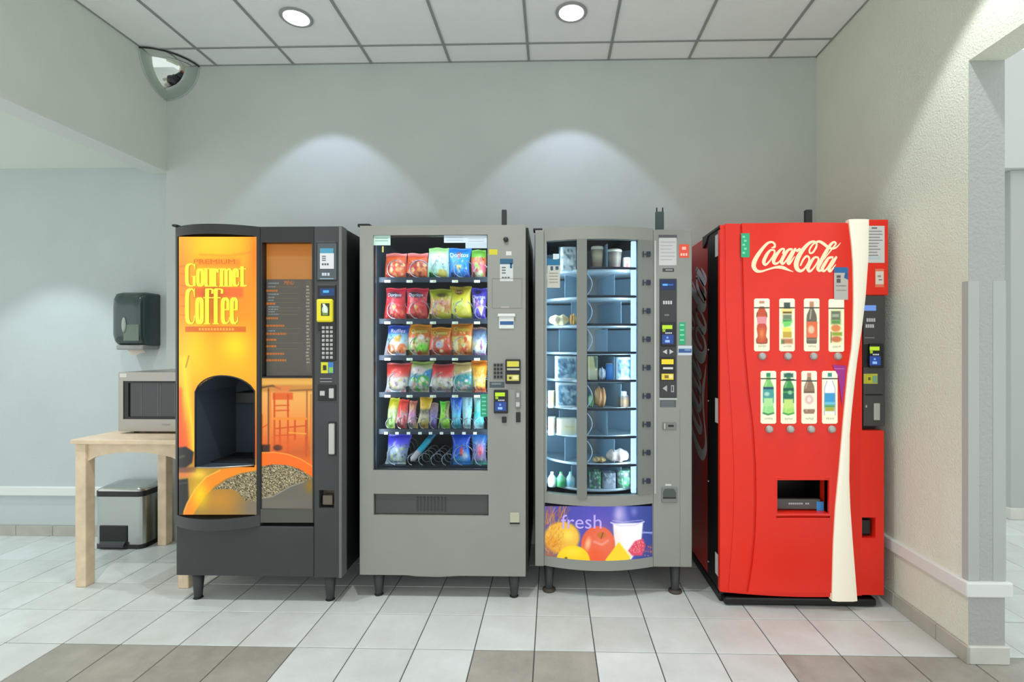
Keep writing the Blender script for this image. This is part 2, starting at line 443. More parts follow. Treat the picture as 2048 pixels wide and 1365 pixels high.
# ceiling: tiles lying in a grid of bars
ce = structure(MB().box(-3.2, 2.2, -2.4, 3.6, CEIL+.03, CEIL+.09).build('ceiling', m_ceil), 'suspended ceiling of pale tiles in a metal grid')
CX, CS, CY, CD = -1.235, .5375, 3.185, .60
cxs = [CX+CS*k for k in range(-2, 6)]; cys = [CY-CD*k for k in range(0, 10)]
ex = [LEFT_X]+cxs+[RIGHT_X]; ey = [WALL_Y]+cys
for j in range(len(ey)-1):
    for i in range(len(ex)-1):
        MB().box(ex[i]+.002, ex[i+1]-.002, ey[j+1]+.002, ey[j]-.002, CEIL+.004, CEIL+.022).build('ceiling_tile', m_ceil, ce)
for x in cxs: MB().box(x-.008, x+.008, -2.25, WALL_Y, CEIL-.002, CEIL+.006).build('grid_bar', m_tbar, ce)
for y in cys: MB().box(LEFT_X, RIGHT_X, y-.006, y+.006, CEIL-.0015, CEIL+.0055).build('grid_bar', m_tbar, ce)
for a in ((LEFT_X, LEFT_X+.01, -2.25, WALL_Y), (RIGHT_X-.01, RIGHT_X, -2.25, WALL_Y), (LEFT_X, RIGHT_X, WALL_Y-.008, WALL_Y)):
    MB().box(*a, CEIL-.001, CEIL+.005).build('edge_angle', m_tbar, ce)

# chair rails, tile skirting
def rail(mb, x0, x1, y0, y1): mb.bbox(x0, x1, y0, y1, .285, .348, .006, 2)
b = MB(); rail(b, -5.6, LEFT_X-.001, ALC_Y-.022, ALC_Y+.01); structure(b.build('trim_1', m_trim), 'white rail along the alcove wall')
b = MB(); rail(b, RIGHT_X-.022, RX+.02, JAMB_Y-.02, WALL_Y-.001); structure(b.build('trim_2', m_trim), 'white rail along the right wall and round its end')
m_base = mat('skirting_tile', (176,174,164), .5, var=.05, vscale=9)
m_basew = mat('skirting_tile_pale', (205,205,198), .5, var=.04, vscale=9)
base = structure(MB().box(-5.6, LEFT_X-.002, ALC_Y-.006, ALC_Y, 0, .07).build('baseboard_alcove', m_grout))
x = TX0-TS*12+.02
while x < LEFT_X:
    MB().bbox(x+.0015, min(x+TS, LEFT_X-.003)-.0015, ALC_Y-.013, ALC_Y-.004, 0, .071, .002, 1).build('skirting_tile', m_base, base); x += TS
base = structure(MB().box(RIGHT_X-.004, RIGHT_X, JAMB_Y, WALL_Y, 0, .07).build('baseboard_right', m_grout))
y = JAMB_Y+.165
MB().bbox(RIGHT_X-.014, RIGHT_X-.002, JAMB_Y-.012, y-.0015, 0, .072, .002, 1).build('skirting_tile', m_base, base)
while y < WALL_Y:
    MB().bbox(RIGHT_X-.014, RIGHT_X-.002, y+.0015, min(y+TS*1.05, WALL_Y)-.0015, 0, .072, .002, 1).build('skirting_tile', m_base, base); y += TS*1.05
MB().bbox(RIGHT_X-.004, RX+.012, JAMB_Y-.014, JAMB_Y+.002, 0, .075, .003, 1).build('skirting_tile', m_basew, base)
structure(MB().box(RIGHT_X+.0005, RX-.0005, JAMB_Y-.0015, JAMB_Y, 0, HEAD+.004).build('wall_end', mat('dimmed_grey_stucco', (172,175,171), .85, bump=1.0, bscale=75)), 'grey stucco end of the right wall, its colour darkened for dim light')  # grey taken darker so the dimness of this face is in its colour
# grey corner guards on the wall end
m_guard = mat('grey_corner_guard', (176,180,178), .45)
g = MB(); z0, z1 = .35, 1.62
g.box(RIGHT_X-.003, RIGHT_X+.042, JAMB_Y-.003, JAMB_Y, z0, z1); g.box(RIGHT_X-.003, RIGHT_X, JAMB_Y, JAMB_Y+.03, z0, z1)
structure(g.build('trim_3', m_guard), 'grey corner guard on the near edge of the wall end')
g = MB(); g.box(RX-.05, RX+.003, JAMB_Y-.003, JAMB_Y, z0, z1); g.box(RX, RX+.003, JAMB_Y, JAMB_Y+.03, z0, z1)
structure(g.build('trim_4', m_guard), 'grey corner guard on the doorway edge of the wall end')

# the hall beyond the doorway
m_hall = mat('hall_paint', (196,200,198), .75, bump=.2, bscale=150)
m_col = mat('pillar_paint', (176,180,176), .7, bump=.2, bscale=150)
structure(MB().box(RX-.0, 6.2, 7.2, 7.4, 0, 1.05).build('wall_hall_low', m_hall))
structure(MB().box(RX, 6.2, 7.2, 7.4, 2.62, 4.3).build('wall_hall_high', m_hall))
pc = at(2021, 1048, 3.95)[0]
structure(MB().bbox(pc, pc+.7, 3.95, 4.5, 0, 2.7, .004, 1).build('wall_pillar', m_col), 'grey square pillar beyond the doorway')
structure(MB().bbox(pc-.012, pc+.712, 3.938, 4.512, 0, .09, .004, 1).build('baseboard_pillar', m_basew))
structure(MB().box(RX+.02, 6.2, 3.9, 4.6, 2.7, 3.6).build('wall_bulkhead', m_hall), 'pale bulkhead above the hall pillar')
m_sky = glass_mat('window_glass', (170,205,240), .1)
win = structure(MB().box(RX, 6.2, 7.28, 7.29, 1.05, 2.62).build('window_1', m_sky), 'blue tinted hall window')
fb = mat('dark_window_frame', (60,66,76), .4)
for xx in np.arange(RX+.3, 6.2, .9): MB().box(xx-.03, xx+.03, 7.25, 7.32, 1.05, 2.62).build('window_bar', fb, win)
MB().box(RX, 6.2, 7.25, 7.32, 1.05, 1.11).build('window_bar', fb, win)

# ------------------------------------------------------------------ recessed ceiling lights
m_lens = mat('lit_lens', (255,255,255), .5, emit=(255,252,245), estr=4.0)
m_canring = mat('light_ring', (160,162,160), .4)
def downlight(x, y, z, label, energy, col, angle=92, blend=.35, rr=.072, size=.03, tilt=0):
    t = thing('ceiling_light', label, 'ceiling light', (x, y, z), 'recessed ceiling lights')
    b = MB(); n = 32; V = []; Fs = []
    for k in range(n):
        a = 2*math.pi*k/n
        for r, h in ((rr+.020, -.001), (rr+.012, -.007), (rr, -.004), (rr-.002, .006)):
            V.append((x+r*math.cos(a), y+r*math.sin(a), z+h))
    for k in range(n):
        for q in range(3):
            a, c = k*4+q, ((k+1) % n)*4+q; Fs.append((a, a+1, c+1, c))
    b.add(V, Fs, smooth=True); b.build('trim_ring', m_canring, t)
    b = MB(); b.lathe([(rr-.001, -.0035), (rr-.001, -.0015)], (x, y, z), 32); b.build('lens', m_lens, t)
    if energy:
        l = lamp('ceiling_light_beam', 'SPOT', (0, 0, -.012), energy, col, spot_size=math.radians(angle), spot_blend=blend, shadow_soft_size=size)
        l.parent = t; l.rotation_euler = (math.radians(tilt), 0, 0)
    return t
LAV = (.66, .70, 1.0)
downlight(-1.504, 2.90, CEIL, 'lit recessed ceiling light above the coffee machine', 29, LAV, 80, .22, tilt=8)
downlight(.109, 2.895, CEIL, 'lit recessed ceiling light above the two grey machines', 29, LAV, 82, .22, tilt=8)
downlight(1.40, 1.90, CEIL, 'recessed ceiling light nearest the right wall', 48, (.95,1,1), 84, .25)
downlight(-.43, 1.685, CEIL, 'recessed ceiling light in the middle of the room', 100, (1,1,.98), 110, .6)
downlight(-2.04, 1.685, CEIL, 'recessed ceiling light nearest the left wall', 100, (1,1,.98), 110, .6)
downlight(-3.46, 2.80, HEAD+.05, 'recessed ceiling light in the low alcove ceiling', 62, (.78,.93,1), 80, .3)

# ------------------------------------------------------------------ coffee machine
m_black = mat('black_cabinet', (20,20,22), .42)
m_char = mat('charcoal_panel', (58,60,62), .42, var=.04, vscale=6)
m_char2 = mat('charcoal_trim', (34,35,37), .4)
m_dark = mat('dark_plastic', (26,27,29), .4)
m_steel = mat('brushed_steel', (178,178,174), .3, 1.0)
m_silver = mat('satin_silver', (190,191,188), .35, .6)
m_leg = mat('leg_grey', (52,54,56), .45)
m_rub = mat('rubber_foot', (18,18,18), .7)
m_print = print_mat('printed_paper', rough=.5)
m_lit = print_mat('backlit_print', emit=.78, base=.3)
m_litc = print_mat('lit_display', emit=.8, base=.3)
m_menu = print_mat('backlit_menu', emit=.45, base=.6)

def leg_mb(x, y, z1, r0=.032, r1=.019):
    b = MB(); b.lathe([(r1, .008), (r1+.001, .012), (r0, z1)], (x, y, 0), 14); return b
def leg(x, y, z1, parent, foot=True):
    l = leg_mb(x, y, z1).build('leg', m_leg, parent)
    if foot:
        f = MB(); f.lathe([(.022, 0), (.024, .003), (.02, .009)], (x, y, 0), 14); f.build('foot', m_rub, l)
    return l

YC = 2.56
cx0, cx1 = at(351, 700, YC)[0], at(684, 700, YC)[0]
zt, zb = at(500, 454, YC)[2], at(500, 1154, YC)[2]
cm = thing('coffee_vending_machine', 'black hot drinks machine with a glowing orange gourmet coffee panel', 'vending machine', ((cx0+cx1)/2, (YC+3.31)/2, 0))
xa, xb = at(520, 700, YC)[0], at(628, 700, YC)[0]         # left bay | menu bay | coin column
xm = (cx0+xa)/2; hw = (xa-cx0)/2
def cbulge(x):
    t = (x-xm)/hw
    return .072*max(0, 1-t*t) if abs(t) < 1 else 0
yfb = lambda x: YC-cbulge(x)
zP0, zP1 = at(430, 1030, YC)[2], at(430, 474, YC)[2]       # lit panel
zL = at(430, 1052, YC)[2]
# bowed bay: top cap, bottom lip, side stiles, back plate
xs = np.linspace(cx0, xa, 25).tolist()
b = MB(); cells(b, xs, [zP1, zt], lambda x, z: False, yfb, YC+.06); b.build('top_cap', m_char2, cm)
b = MB(); cells(b, xs, [zL, zP0], lambda x, z: False, lambda x: YC-cbulge(x)*1.04, YC+.06); b.build('bottom_lip', m_char, cm)
b = MB(); sx = at(359, 700, YC)[0]; sx2 = at(512, 700, YC)[0]
cells(b, [cx0, (cx0+sx)/2, sx], [zP0, zP1], lambda x, z: False, yfb, YC+.06)
cells(b, np.linspace(sx2, xa, 4).tolist(), [zP0, zP1], lambda x, z: False, yfb, YC+.06); b.build('bay_stile', m_char2, cm)
# backlit picture panel with the arched cup opening left out
def arch(px, py):
    if not (391 < px < 509 and py < 935): return False
    top = 752+ (1-math.sqrt(max(0, 1-((px-450)/62)**2)))*46
    return py > top
cv = Canvas(358, 474, 513, 1030, (250,165,20))
cv.grad([(474,(246,170,18)), (520,(250,178,20)), (640,(252,160,14)), (740,(250,178,22)), (800,(252,160,24)), (860,(246,110,20)), (905,(240,90,20)), (930,(190,140,40)), (1030,(176,130,46))])
cv.glow(430,490,60,34,(255,214,40),.9).glow(385,700,36,60,(255,220,30),.75).glow(470,690,30,34,(255,228,24),.9).glow(470,590,60,70,(244,120,30),.45)
cv.glow(360,560,22,80,(238,110,20),.55).glow(512,510,16,60,(238,100,14),.6).glow(512,640,12,80,(246,150,20),.4)
cv.line([(368,720),(374,790),(384,850),(388,905)],14,(255,222,40),14,.9).line([(360,780),(362,890)],8,(240,80,20),8,.8)
cv.line([(372,735),(378,712)],2,(120,50,8),2,.6).line([(360,534),(372,532)],2.5,(196,90,10),3,.5)
for y in (548,571,590,612,630): cv.line([(360,y),(370,y+1)],2,(200,96,10),2.5,.5)
cv.rect(388,575,486,595,(246,106,44),6,.9).glow(424,588,22,16,(170,80,10),.8).glow(426,622,14,30,(196,96,8),.8).rect(394,518,480,532,(240,128,30),8,.7)
cv.line([(400,510),(460,512),(500,505)],3,(214,120,10),6,.5)
cv.poly([(356,896),(372,894),(388,905),(384,926),(372,936),(356,938)],(14,8,8),4).ell(364,914,8,3,(60,70,50),2,-.3)
cv.rect(356,935,392,947,(110,60,50),5,.8).rect(356,946,410,955,(226,120,60),4,.85).glow(398,950,16,10,(250,225,70),.8)
cv.poly([(356,960),(376,958),(378,1000),(366,1030),(356,1030)],(10,8,10),4).line([(358,968),(374,966)],3,(80,88,84),3,.7)
rim = [(366,1030),(374,1008),(390,980),(412,955),(440,940),(475,934),(515,930)]
rim2 = [(515,941),(480,947),(452,958),(430,972),(408,995),(394,1018),(386,1030)]
cv.poly(rim2+[(386,1030),(515,1030)],(150,118,60),3).glow(440,1000,40,30,(206,140,40),.8).glow(505,1015,24,30,(120,112,100),.9)
cv.poly(rim+rim2,(252,140,20),1.5).glow(400,990,16,26,(255,214,0),.9)
cv.line([(368,1024),(374,1008),(390,980),(412,955),(440,941)],2,(255,210,90),1.5,.8)
def beans(X, Y, A, seed=3, poly=None):
    r = np.random.default_rng(seed); m = Canvas(0,0,1,1,(0,0,0)); m.poly(poly,(255,255,255),2)
    k = m.sample(X[0], Y[:,0])[...,0:1]/255; n = r.random(X.shape+(1,))
    c = np.where(n < .35, np.array([60,48,32]), np.where(n < .8, np.array([128,116,84]), np.array([206,198,160])))
    return A*(1-k)+c*k
BP = [(425,980),(452,962),(480,949),(515,942),(515,1004),(490,1002),(476,984),(462,978)]
cv.fn(lambda X, Y, A: beans(X, Y, A, 3, BP))
S1 = plane(YC-.001, lambda X: cbulge(X))
p = Print(S1); p.canvas(cv, step=1.25, keep=lambda x, y: not arch(x, y)); pan = p.build('backlit_panel', m_lit, cm)
# lettering on the panel
p = Print(S1); YEL = (255,238,60); GRN = (206,190,20)
def letters(p, word, boxes, ytop, ybase, xh, wd, th, dx=0, c=YEL, lift=.002):
    """condensed high-contrast letters drawn with a level nib"""
    for ch, (a, e) in zip(word, boxes):
        a += dx; e += dx; l, r = a+wd/2, e-wd/2; m = (l+r)/2; T, B = xh, ybase; h = B-T
        N = lambda pts, ww=wd, sub=8: p.nib(pts, ww, th, c, lift, sub)
        ser = lambda x, y, hw_: p.nib([(x-hw_, y), (x+hw_, y)], 1, th*1.2, c, lift, 1)
        if ch in 'oec':
            if ch == 'o':
                N([(m,T),(l+.6,T+h*.12),(l,T+h*.5),(l+.6,B-h*.12),(m,B)]); N([(m,T),(r-.6,T+h*.12),(r,T+h*.5),(r-.6,B-h*.12),(m,B)])
            else:
                N([(m,T),(l+.6,T+h*.12),(l,T+h*.5),(l+.6,B-h*.12),(m,B)]); N([(m,B),(e-2,B-h*.1),(e-1,B-h*.24)], 1.6)
                N([(m,T),(r-.5,T+h*.1),(r,T+h*.3),(r,T+h*.44)], wd*.75); p.nib([(l,T+h*.46),(r+wd*.3,T+h*.46)], 1, th*1.3, c, lift, 1)
        elif ch in 'CG':
            t = ytop; H = B-t
            N([(m+1,t),(l+1,t+H*.1),(l,t+H*.5),(l+1,B-H*.1),(m+1,B)]); N([(m+1,B),(e-4,B-H*.06),(e-2.5,B-H*.22)], 1.8)
            N([(m+1,t),(e-4,t+H*.06),(e-2.5,t+H*.22)], 1.8); p.nib([(e-2.6,t),(e-2.6,t+H*.2)], 1.6, th, c, lift, 1)
            if ch == 'G': N([(e-wd*.55,t+H*.56),(e-wd*.55,B-1)], wd*.8, 1); ser(e-wd*.5, t+H*.56, wd*.75)
        elif ch == 'u':
            N([(l,T),(l,B-h*.15),(l+2,B),(m+1,B-1)]); N([(r,T),(r,B)], wd, 1); ser(l-1, T, wd*.6); ser(r-1, T, wd*.6); ser(r+1.5, B, wd*.6)
        elif ch == 'r':
            N([(l,T),(l,B)], wd, 1); ser(l-.8, T, wd*.6); ser(l, B, wd*.8); N([(l+2,T+h*.16),(m+1,T+1),(r-.5,T+2),(r-.5,T+h*.2)], wd*.55)
        elif ch == 'm':
            q = (l+r)/2
            for x in (l, q, r): N([(x,T+(0 if x == l else h*.1)),(x,B)], wd, 1); ser(x, B, wd*.72)
            ser(l-.8, T, wd*.6); N([(l+1,T+h*.15),(l+4,T+1),(q-2,T),(q,T+h*.12)], wd*.5); N([(q+1,T+h*.15),(q+4,T+1),(r-2,T),(r,T+h*.12)], wd*.5)
        elif ch == 't':
            N([(m-.5,ytop+6),(m-.5,B-h*.12),(m+1,B),(e-1,B-2)]); ser(m, T, (e-a)*.5)
        elif ch == 'f':
            N([(m-1.5,B),(m-1.5,ytop+8),(m,ytop+1),(m+4,ytop)], wd); N([(m+2,ytop),(e+1,ytop+2),(e+1,ytop+9)], wd*.55); ser(m-1.5, B, wd*.75); ser(m-1, T, (e-a)*.46)
GB = [(371,393),(393,409),(409,426),(426,440),(440,465),(465,479),(478,492)]
CB = [(371,392),(391,408),(408,424),(424,443),(442,460),(460,477),(476,493)]
for dx, c, lf in ((1.4, (176,140,16), .0012), (0, YEL, .002)):
    letters(p, 'Gourmet', GB, 528, 573, 538, 7.0, 1.5, dx, c, lf)
    letters(p, 'Coffee', CB, 578, 648, 596, 7.8, 1.8, dx, c, lf)
p.text('PREMIUM', 388, 519, 470, 528, (214,110,24)); [p.rect(398+k*6, 656.5, 402+k*6, 661.5, (250,170,70), .0018) for k in range(12)]
p.rect(371, 653.5, 492, 664.5, (222,112,20), .0012, 16)
p.build('lettering', m_lit, pan)
# the arched cup station: open niche in the bay
ax0, ax1 = S1(391, 850)[0], S1(509, 850)[0]; az0, az1 = S1(450, 935)[2], S1(450, 752)[2]
azs = S1(450, 798)[2]; axm = (ax0+ax1)/2; aw = (ax1-ax0)/2
def archz(x): 
    t = min(1, abs((x-axm)/(aw*1.05))); return azs+(az1-azs)*math.sqrt(max(0, 1-t*t))
prof = [(x, archz(x)) for x in np.linspace(ax0, ax1, 17)]
YN = YC+.26
b = MB(); panel(b, cx0+.004, cx1, zb+.01, zt-.005, [(ax0-.004, ax1+.004, az0-.004, az1+.004)], YC+.06, YN+.01); b.box(cx0+.004, cx1, YN+.01, 3.31, zb+.01, zt-.005)
b.build('cabinet', m_black, cm)
b = MB(); n = len(prof)
V = [(x, yfb(x), z) for x, z in prof]+[(x, YN, z) for x, z in prof]
b.add(V, [(i, i+1, n+i+1, n+i) for i in range(n-1)], smooth=True)
b.quad((ax0,yfb(ax0),az0),(ax0,yfb(ax0),prof[0][1]),(ax0,YN,prof[0][1]),(ax0,YN,az0)); b.quad((ax1,yfb(ax1),az0),(ax1,YN,az0),(ax1,YN,prof[-1][1]),(ax1,yfb(ax1),prof[-1][1]))
b.add([(x, YN, z) for x, z in prof]+[(ax1,YN,az0),(ax0,YN,az0)], [tuple(range(n+2))])
b.add([(x, yfb(x), az0) for x, z in prof]+[(x, YN, az0) for x, z in prof], [(i, n+i, n+i+1, i+1) for i in range(n-1)])
cup = b.build('cup_station', mat('niche_lining', (66,76,88), .38), cm)
b = MB(); b.tube([(x, yfb(x)-.002, z) for x, z in [(ax0,az0)]+prof+[(ax1,az0)]], .004, 6); b.build('arch_trim', m_char2, cup)
b = MB(); b.tube([(x, yfb(x)-.002, az0) for x in np.linspace(ax0, ax1, 12)], .004, 6); b.build('sill', m_steel, cup)
gx0, gx1 = axm-.005, axm+.085
MB().bbox(axm-.06, ax1-.01, YN-.13, YN-.01, azs-.05, azs+.015, .006).build('spout_housing', m_dark, cup)
MB().bbox(gx0, gx1, YN-.03, YN-.004, az0+.045, azs-.06, .004).build('back_plate', mat('grey_plate', (168,166,160), .45), cup)
MB().bbox(gx1+.002, ax1-.004, YN-.12, YN-.004, az0+.002, azs-.10, .006).build('cup_door', m_dark, cup)
b = MB()
for k in range(9): b.bbox(ax0+.012, ax1-.012, YC+.03+k*.026, YC+.04+k*.026, az0+.001, az0+.008, .001, 1)
b.build('drip_grate', m_dark, cup)
# menu bay
mz0, mz1 = at(570, 754, YC)[2], at(570, 485, YC)[2]
b = MB(); wx0, wx1 = at(524, 600, YC)[0], at(624, 600, YC)[0]; pz0, pz1 = at(570, 1019, YC)[2], at(570, 757, YC)[2]
panel(b, xa+.002, xb-.001, at(570, 1046, YC)[2], zt, [(wx0, wx1, mz0, mz1), (wx0-.004, wx1+.002, pz0, pz1)], YC, YC+.06); b.build('menu_frame', m_char2, cm)
b = MB(); b.box(wx0, wx1, YC+.045, YC+.05, mz0, mz1); b.build('menu_backing', m_black, cm)
SM = plane(YC+.042)
cv = Canvas(531, 487, 624, 559, (206,128,44)); cv.grad([(487,(196,116,30)),(512,(208,124,36)),(514,(214,142,62)),(559,(206,132,52))]).rect(545,513,618,556,(212,140,64),2)
p = Print(SM); p.canvas(cv, step=3); p.build('menu_header', m_menu, cm)
p = Print(SM); p.poly([(533,559),(624,559),(624,752),(527,752)], (98,94,84)); p.rect(612,562,622,745,(108,104,92),.001)
p.text('MENU', 569, 562, 588, 570, (232,130,40), .002)
rr = random.Random(4)
heads = [(580,22),(606,19),(635,24),(650,36),(666,40),(678,20),(691,20),(706,36),(719,40)]
def words(x, y, wtot, h, c):
    """line of print too small to read"""
    e = x+wtot
    while x < e-1:
        ww = min(e-x, rr.uniform(2, 6)); p.rect(x, y, x+ww, y+h, c, .002); x += ww+1
for y, ww in heads: words(533, y, ww, 4, (224,126,36))
for y in (566, 573, 588, 594, 600, 613, 618, 623, 628, 661): words(537, y, rr.uniform(10, 22), 2.2, (150,170,178))
for y in (574, 587, 597, 605, 616, 622, 629, 657, 667, 686, 698): p.rect(533, y, 600+rr.uniform(-4, 8), y+.7, (140,120,92), .002)
for k in range(24): words(613+rr.uniform(-1,1), 572+k*6.6, 6.5, 3, (186,176,166))
p.build('menu_card', m_menu, cm)
b = MB(); b.box(wx0, wx1, YC+.02, YC+.0225, mz0, mz1); b.build('menu_pane', glass_mat('clear_pane', (250,250,250), .04), cm)
# cafe picture below the menu
cv = Canvas(521, 757, 625, 1019, (232,160,60))
cv.grad([(757,(226,166,70)),(772,(232,176,80)),(800,(238,168,84)),(850,(236,140,60)),(880,(226,110,40)),(905,(200,90,30)),(930,(240,110,20)),(940,(120,110,90))])
cv.rect(521,770,625,784,(176,110,40),5,.6).line([(521,776),(545,772),(560,778)],4,(96,66,30),2,.9).line([(578,782),(625,780)],3,(120,80,40),2,.8)
for x, a_, e_, c in ((537,778,900,(96,52,20)),(541,780,905,(232,120,30)),(614,782,900,(150,96,30)),(622,790,920,(200,130,50)),(524,830,905,(200,96,24))): cv.line([(x,a_),(x,e_)],3,c,1.5,.9)
ch = (208,72,14)
cv.rect(545,786,586,800,(222,96,24),2).rect(549,772,580,786,(226,120,60),4,.7)
for x, a_, e_ in ((549,788,900),(576,790,912),(560,842,888),(612,840,912),(590,838,880)): cv.line([(x,a_),(x,e_)],3.4,ch,1.2)
for y in (812,822): cv.line([(549,y),(578,y-1)],2.2,ch,1.2)
cv.line([(549,838),(612,838)],5,(238,140,40),2).line([(549,858),(612,852)],2.4,ch,1.2).line([(549,872),(590,870)],2,ch,1.2).line([(521,858),(535,850)],2,ch,1.2).line([(578,866),(612,868)],2.4,(244,170,60),1.2)
cv.rect(521,890,540,905,(30,14,10),4,.9).ell(556,896,9,6,(24,12,10),3).glow(575,890,30,18,(232,100,30),.6)
cv.poly([(521,906),(548,905),(575,909),(600,918),(626,934),(626,1019),(521,1019)],(252,110,12),1.5).line([(521,906),(548,905),(575,909),(600,918),(626,934)],2,(255,170,70),1.2,.8)
cv.poly([(521,934),(545,930),(575,931),(600,940),(626,957),(626,1019),(521,1019)],(104,100,90),1.5)
cv.fn(lambda X, Y, A: beans(X, Y, A, 8, [(521,934),(545,929),(575,931),(600,939),(628,957),(610,962),(580,972),(540,996),(521,996)]))
cv.glow(622,972,12,14,(150,110,20),.8).line([(521,997),(545,994),(580,974),(608,964)],1.6,(190,184,160),1.5,.7).glow(560,1010,50,12,(112,110,100),.7)
p = Print(plane(YC+.006)); p.canvas(cv, step=1.25); p.build('cafe_picture', m_lit, cm)
p = Print(plane(YC)); p.rect(521,1019,626,1046,(84,84,76),.001); p.build('picture_base', m_print, cm)
# lower door and coin column
b = MB(); b.bbox(cx0+.001, xb-.002, YC+.002, YC+.06, zb, zL-.001, .006); b.build('lower_door', m_char, cm)
b = MB(); qx0, qx1 = at(638, 1000, YC)[0], at(668, 1000, YC)[0]; qz0, qz1 = at(650, 1017, YC)[2], at(650, 981, YC)[2]
panel(b, xb+.001, at(678, 700, YC)[0], zb, zt, [(qx0, qx1, qz0, qz1)], YC+.001, YC+.06)
col = b.build('coin_column', m_char, cm)
MB().box(at(678.5, 700, YC)[0], cx1, YC-.004, YC+.06, zb, zt).build('edge_strip', mat('grey_edge', (112,114,112), .4, .3), cm)
b = MB(); b.box(qx0, qx1, YC+.05, YC+.055, qz0, qz1); b.bbox(qx0+.012, qx1-.014, YC+.012, YC+.05, qz0+.012, qz1-.03, .004); b.build('coin_return', mat('return_cup', (104,94,82), .4), cm)
SC = plane(YC)
def plate(px0, py0, px1, py1, name, m, parent, t=.006, Y=YC, r=.003):
    x0, _, z1 = at(px0, py0, Y); x1, _, z0 = at(px1, py1, Y)
    return MB().bbox(x0, x1, Y-t, Y+.002, z0, z1, r).build(name, m, parent)
plate(633, 484, 674, 562, 'notice_panel', m_char2, cm, .003)
p = Print(plane(YC-.004)); p.rect(635,487,673,560,(74,82,88)); p.rect(640,497,667,508,(72,148,178),.001); p.rect(640,507,668,538,(212,212,216),.0012)
for y in (512,516,520): p.rect(644,y,652,y+2.2,(96,104,108),.0016)
for x in (644,649,654): p.rect(x,527,x+3.6,531,(80,88,92),.0016)
for x in (644,649,655): p.rect(x,546,x+4.4,552,(188,200,214),.0016)
p.rect(640,557,667,558.6,(150,176,196),.0016); p.build('notice', m_print, cm)
plate(636, 570, 672, 662, 'reader_housing', m_dark, cm, .006)
p = Print(plane(YC-.0065)); p.rect(640,577,669,592,(24,60,110)); p.rect(646,581,658,586,(80,170,230),.001); p.build('display', m_litc, cm)
m_yel = mat('yellow_plastic', (226,214,40), .4)
rd = plate(636, 599, 668, 645, 'card_reader', m_yel, cm, .022, r=.008)
p = Print(plane(YC-.0225)); p.rect(642,607,659,632,(40,56,32)); p.ell = None
p.disc(650,620,6,9,(190,214,190),.001); p.poly([(645,608),(650,608),(656,626),(650,628)],(224,236,224),.0014); p.rect(645,626,656,631,(120,140,60),.0016); p.build('reader_face', m_print, rd)
plate(641, 650, 672, 722, 'keypad', m_dark, cm, .004)
for r in range(8):
    for c in range(3): plate(645+c*8, 653+r*8.5, 650.5+c*8, 658.5+r*8.5, 'key', mat('key_grey', (168,168,166), .5), cm, .008, r=.001)
p = Print(plane(YC)); p.rect(642,725,656,747,(214,208,40)); p.rect(646,731,653,741,(40,50,30),.001); p.rect(656,725,667,747,(60,120,190),.0008); p.rect(658,735,666,746,(130,190,90),.001)
for y in (757,763): p.rect(640,y,664,y+1.6,(150,152,152),.001)
p.build('sticker', m_print, cm)
plate(636, 770, 672, 802, 'coin_plate', m_dark, cm, .004)
plate(641, 782, 651, 792, 'coin_button', m_silver, cm, .010); plate(659, 777, 669, 797, 'coin_slot', m_silver, cm, .010)
plate(659, 847, 671, 909, 'lock_handle', m_silver, cm, .016, r=.006)
MB().box(at(657, 847, YC)[0], at(672.5, 847, YC)[0], YC-.002, YC+.001, at(650,912,YC)[2], at(650,844,YC)[2]).build('handle_recess', m_dark, cm)
for px in (394, 659): leg(at(px, 1150, YC+.05)[0], YC+.06, zb+.012, cm)
for px in (394, 659): leg(at(px, 1150, YC+.05)[0], 3.24, zb+.012, cm)
MB().bbox(cx0-.006, cx0+.02, YC-.02, YC+.05, zt, zt+.012, .004).build('hinge', m_black, cm)
MB().tube([(cx1-.02, YC+.35, zt-.005), (cx1-.02, YC+.35, zt+.075)], .004, 6).build('antenna', m_black, cm)

# ------------------------------------------------------------------ grey snack machine
m_grey = mat('grey_enamel', (145,147,141), .38, var=.02, vscale=3)
m_grey2 = mat('grey_enamel_dark', (124,127,122), .4)
m_inner = mat('machine_lining', (24,30,38), .5)
m_lined = mat('grey_lining', (78,94,108), .5)
m_shelf = mat('shelf_metal', (44,52,62), .45, .3)
m_wire = mat('coil_wire', (176,182,190), .3, .8)
m_ledw = mat('led_tube', (255,255,255), .5, emit=(214,236,255), estr=6)
YS = 2.63
sx0, sx1 = at(719.5, 700, YS)[0], at(1051, 700, YS)[0]
szt, szb = at(880, 451, YS)[2], at(880, 1152, YS)[2]
sm = thing('snack_vending_machine', 'grey snack machine with shelves of crisp bags behind a tall window', 'vending machine', ((sx0+sx1)/2, (YS+3.33)/2, 0))
gx0, gx1 = at(746, 700, YS)[0], at(975, 700, YS)[0]; gz0, gz1 = at(860, 942, YS)[2], at(860, 470, YS)[2]
dx0, dx1 = at(747, 1000, YS)[0], at(977, 1000, YS)[0]; dz0, dz1 = at(860, 1032, YS)[2], at(860, 989, YS)[2]
rx0, rx1 = at(1020, 1030, YS)[0], at(1039, 1030, YS)[0]; rz0, rz1 = at(1030, 1046, YS)[2], at(1030, 1026, YS)[2]
b = MB(); panel(b, sx0, sx1, szb, szt, [(gx0, gx1, gz0, gz1), (dx0, dx1, dz0, dz1)], YS, YS+.05)
door = b.build('door', m_grey, sm)
b = MB(); b.prism([(sx0+.25, szb), (sx0+.3, szb-.006), (sx0+.42, szb-.008), (sx0+.55, szb)], YS+.001, YS+.03, 'y'); b.build('door_hem', m_grey, door)
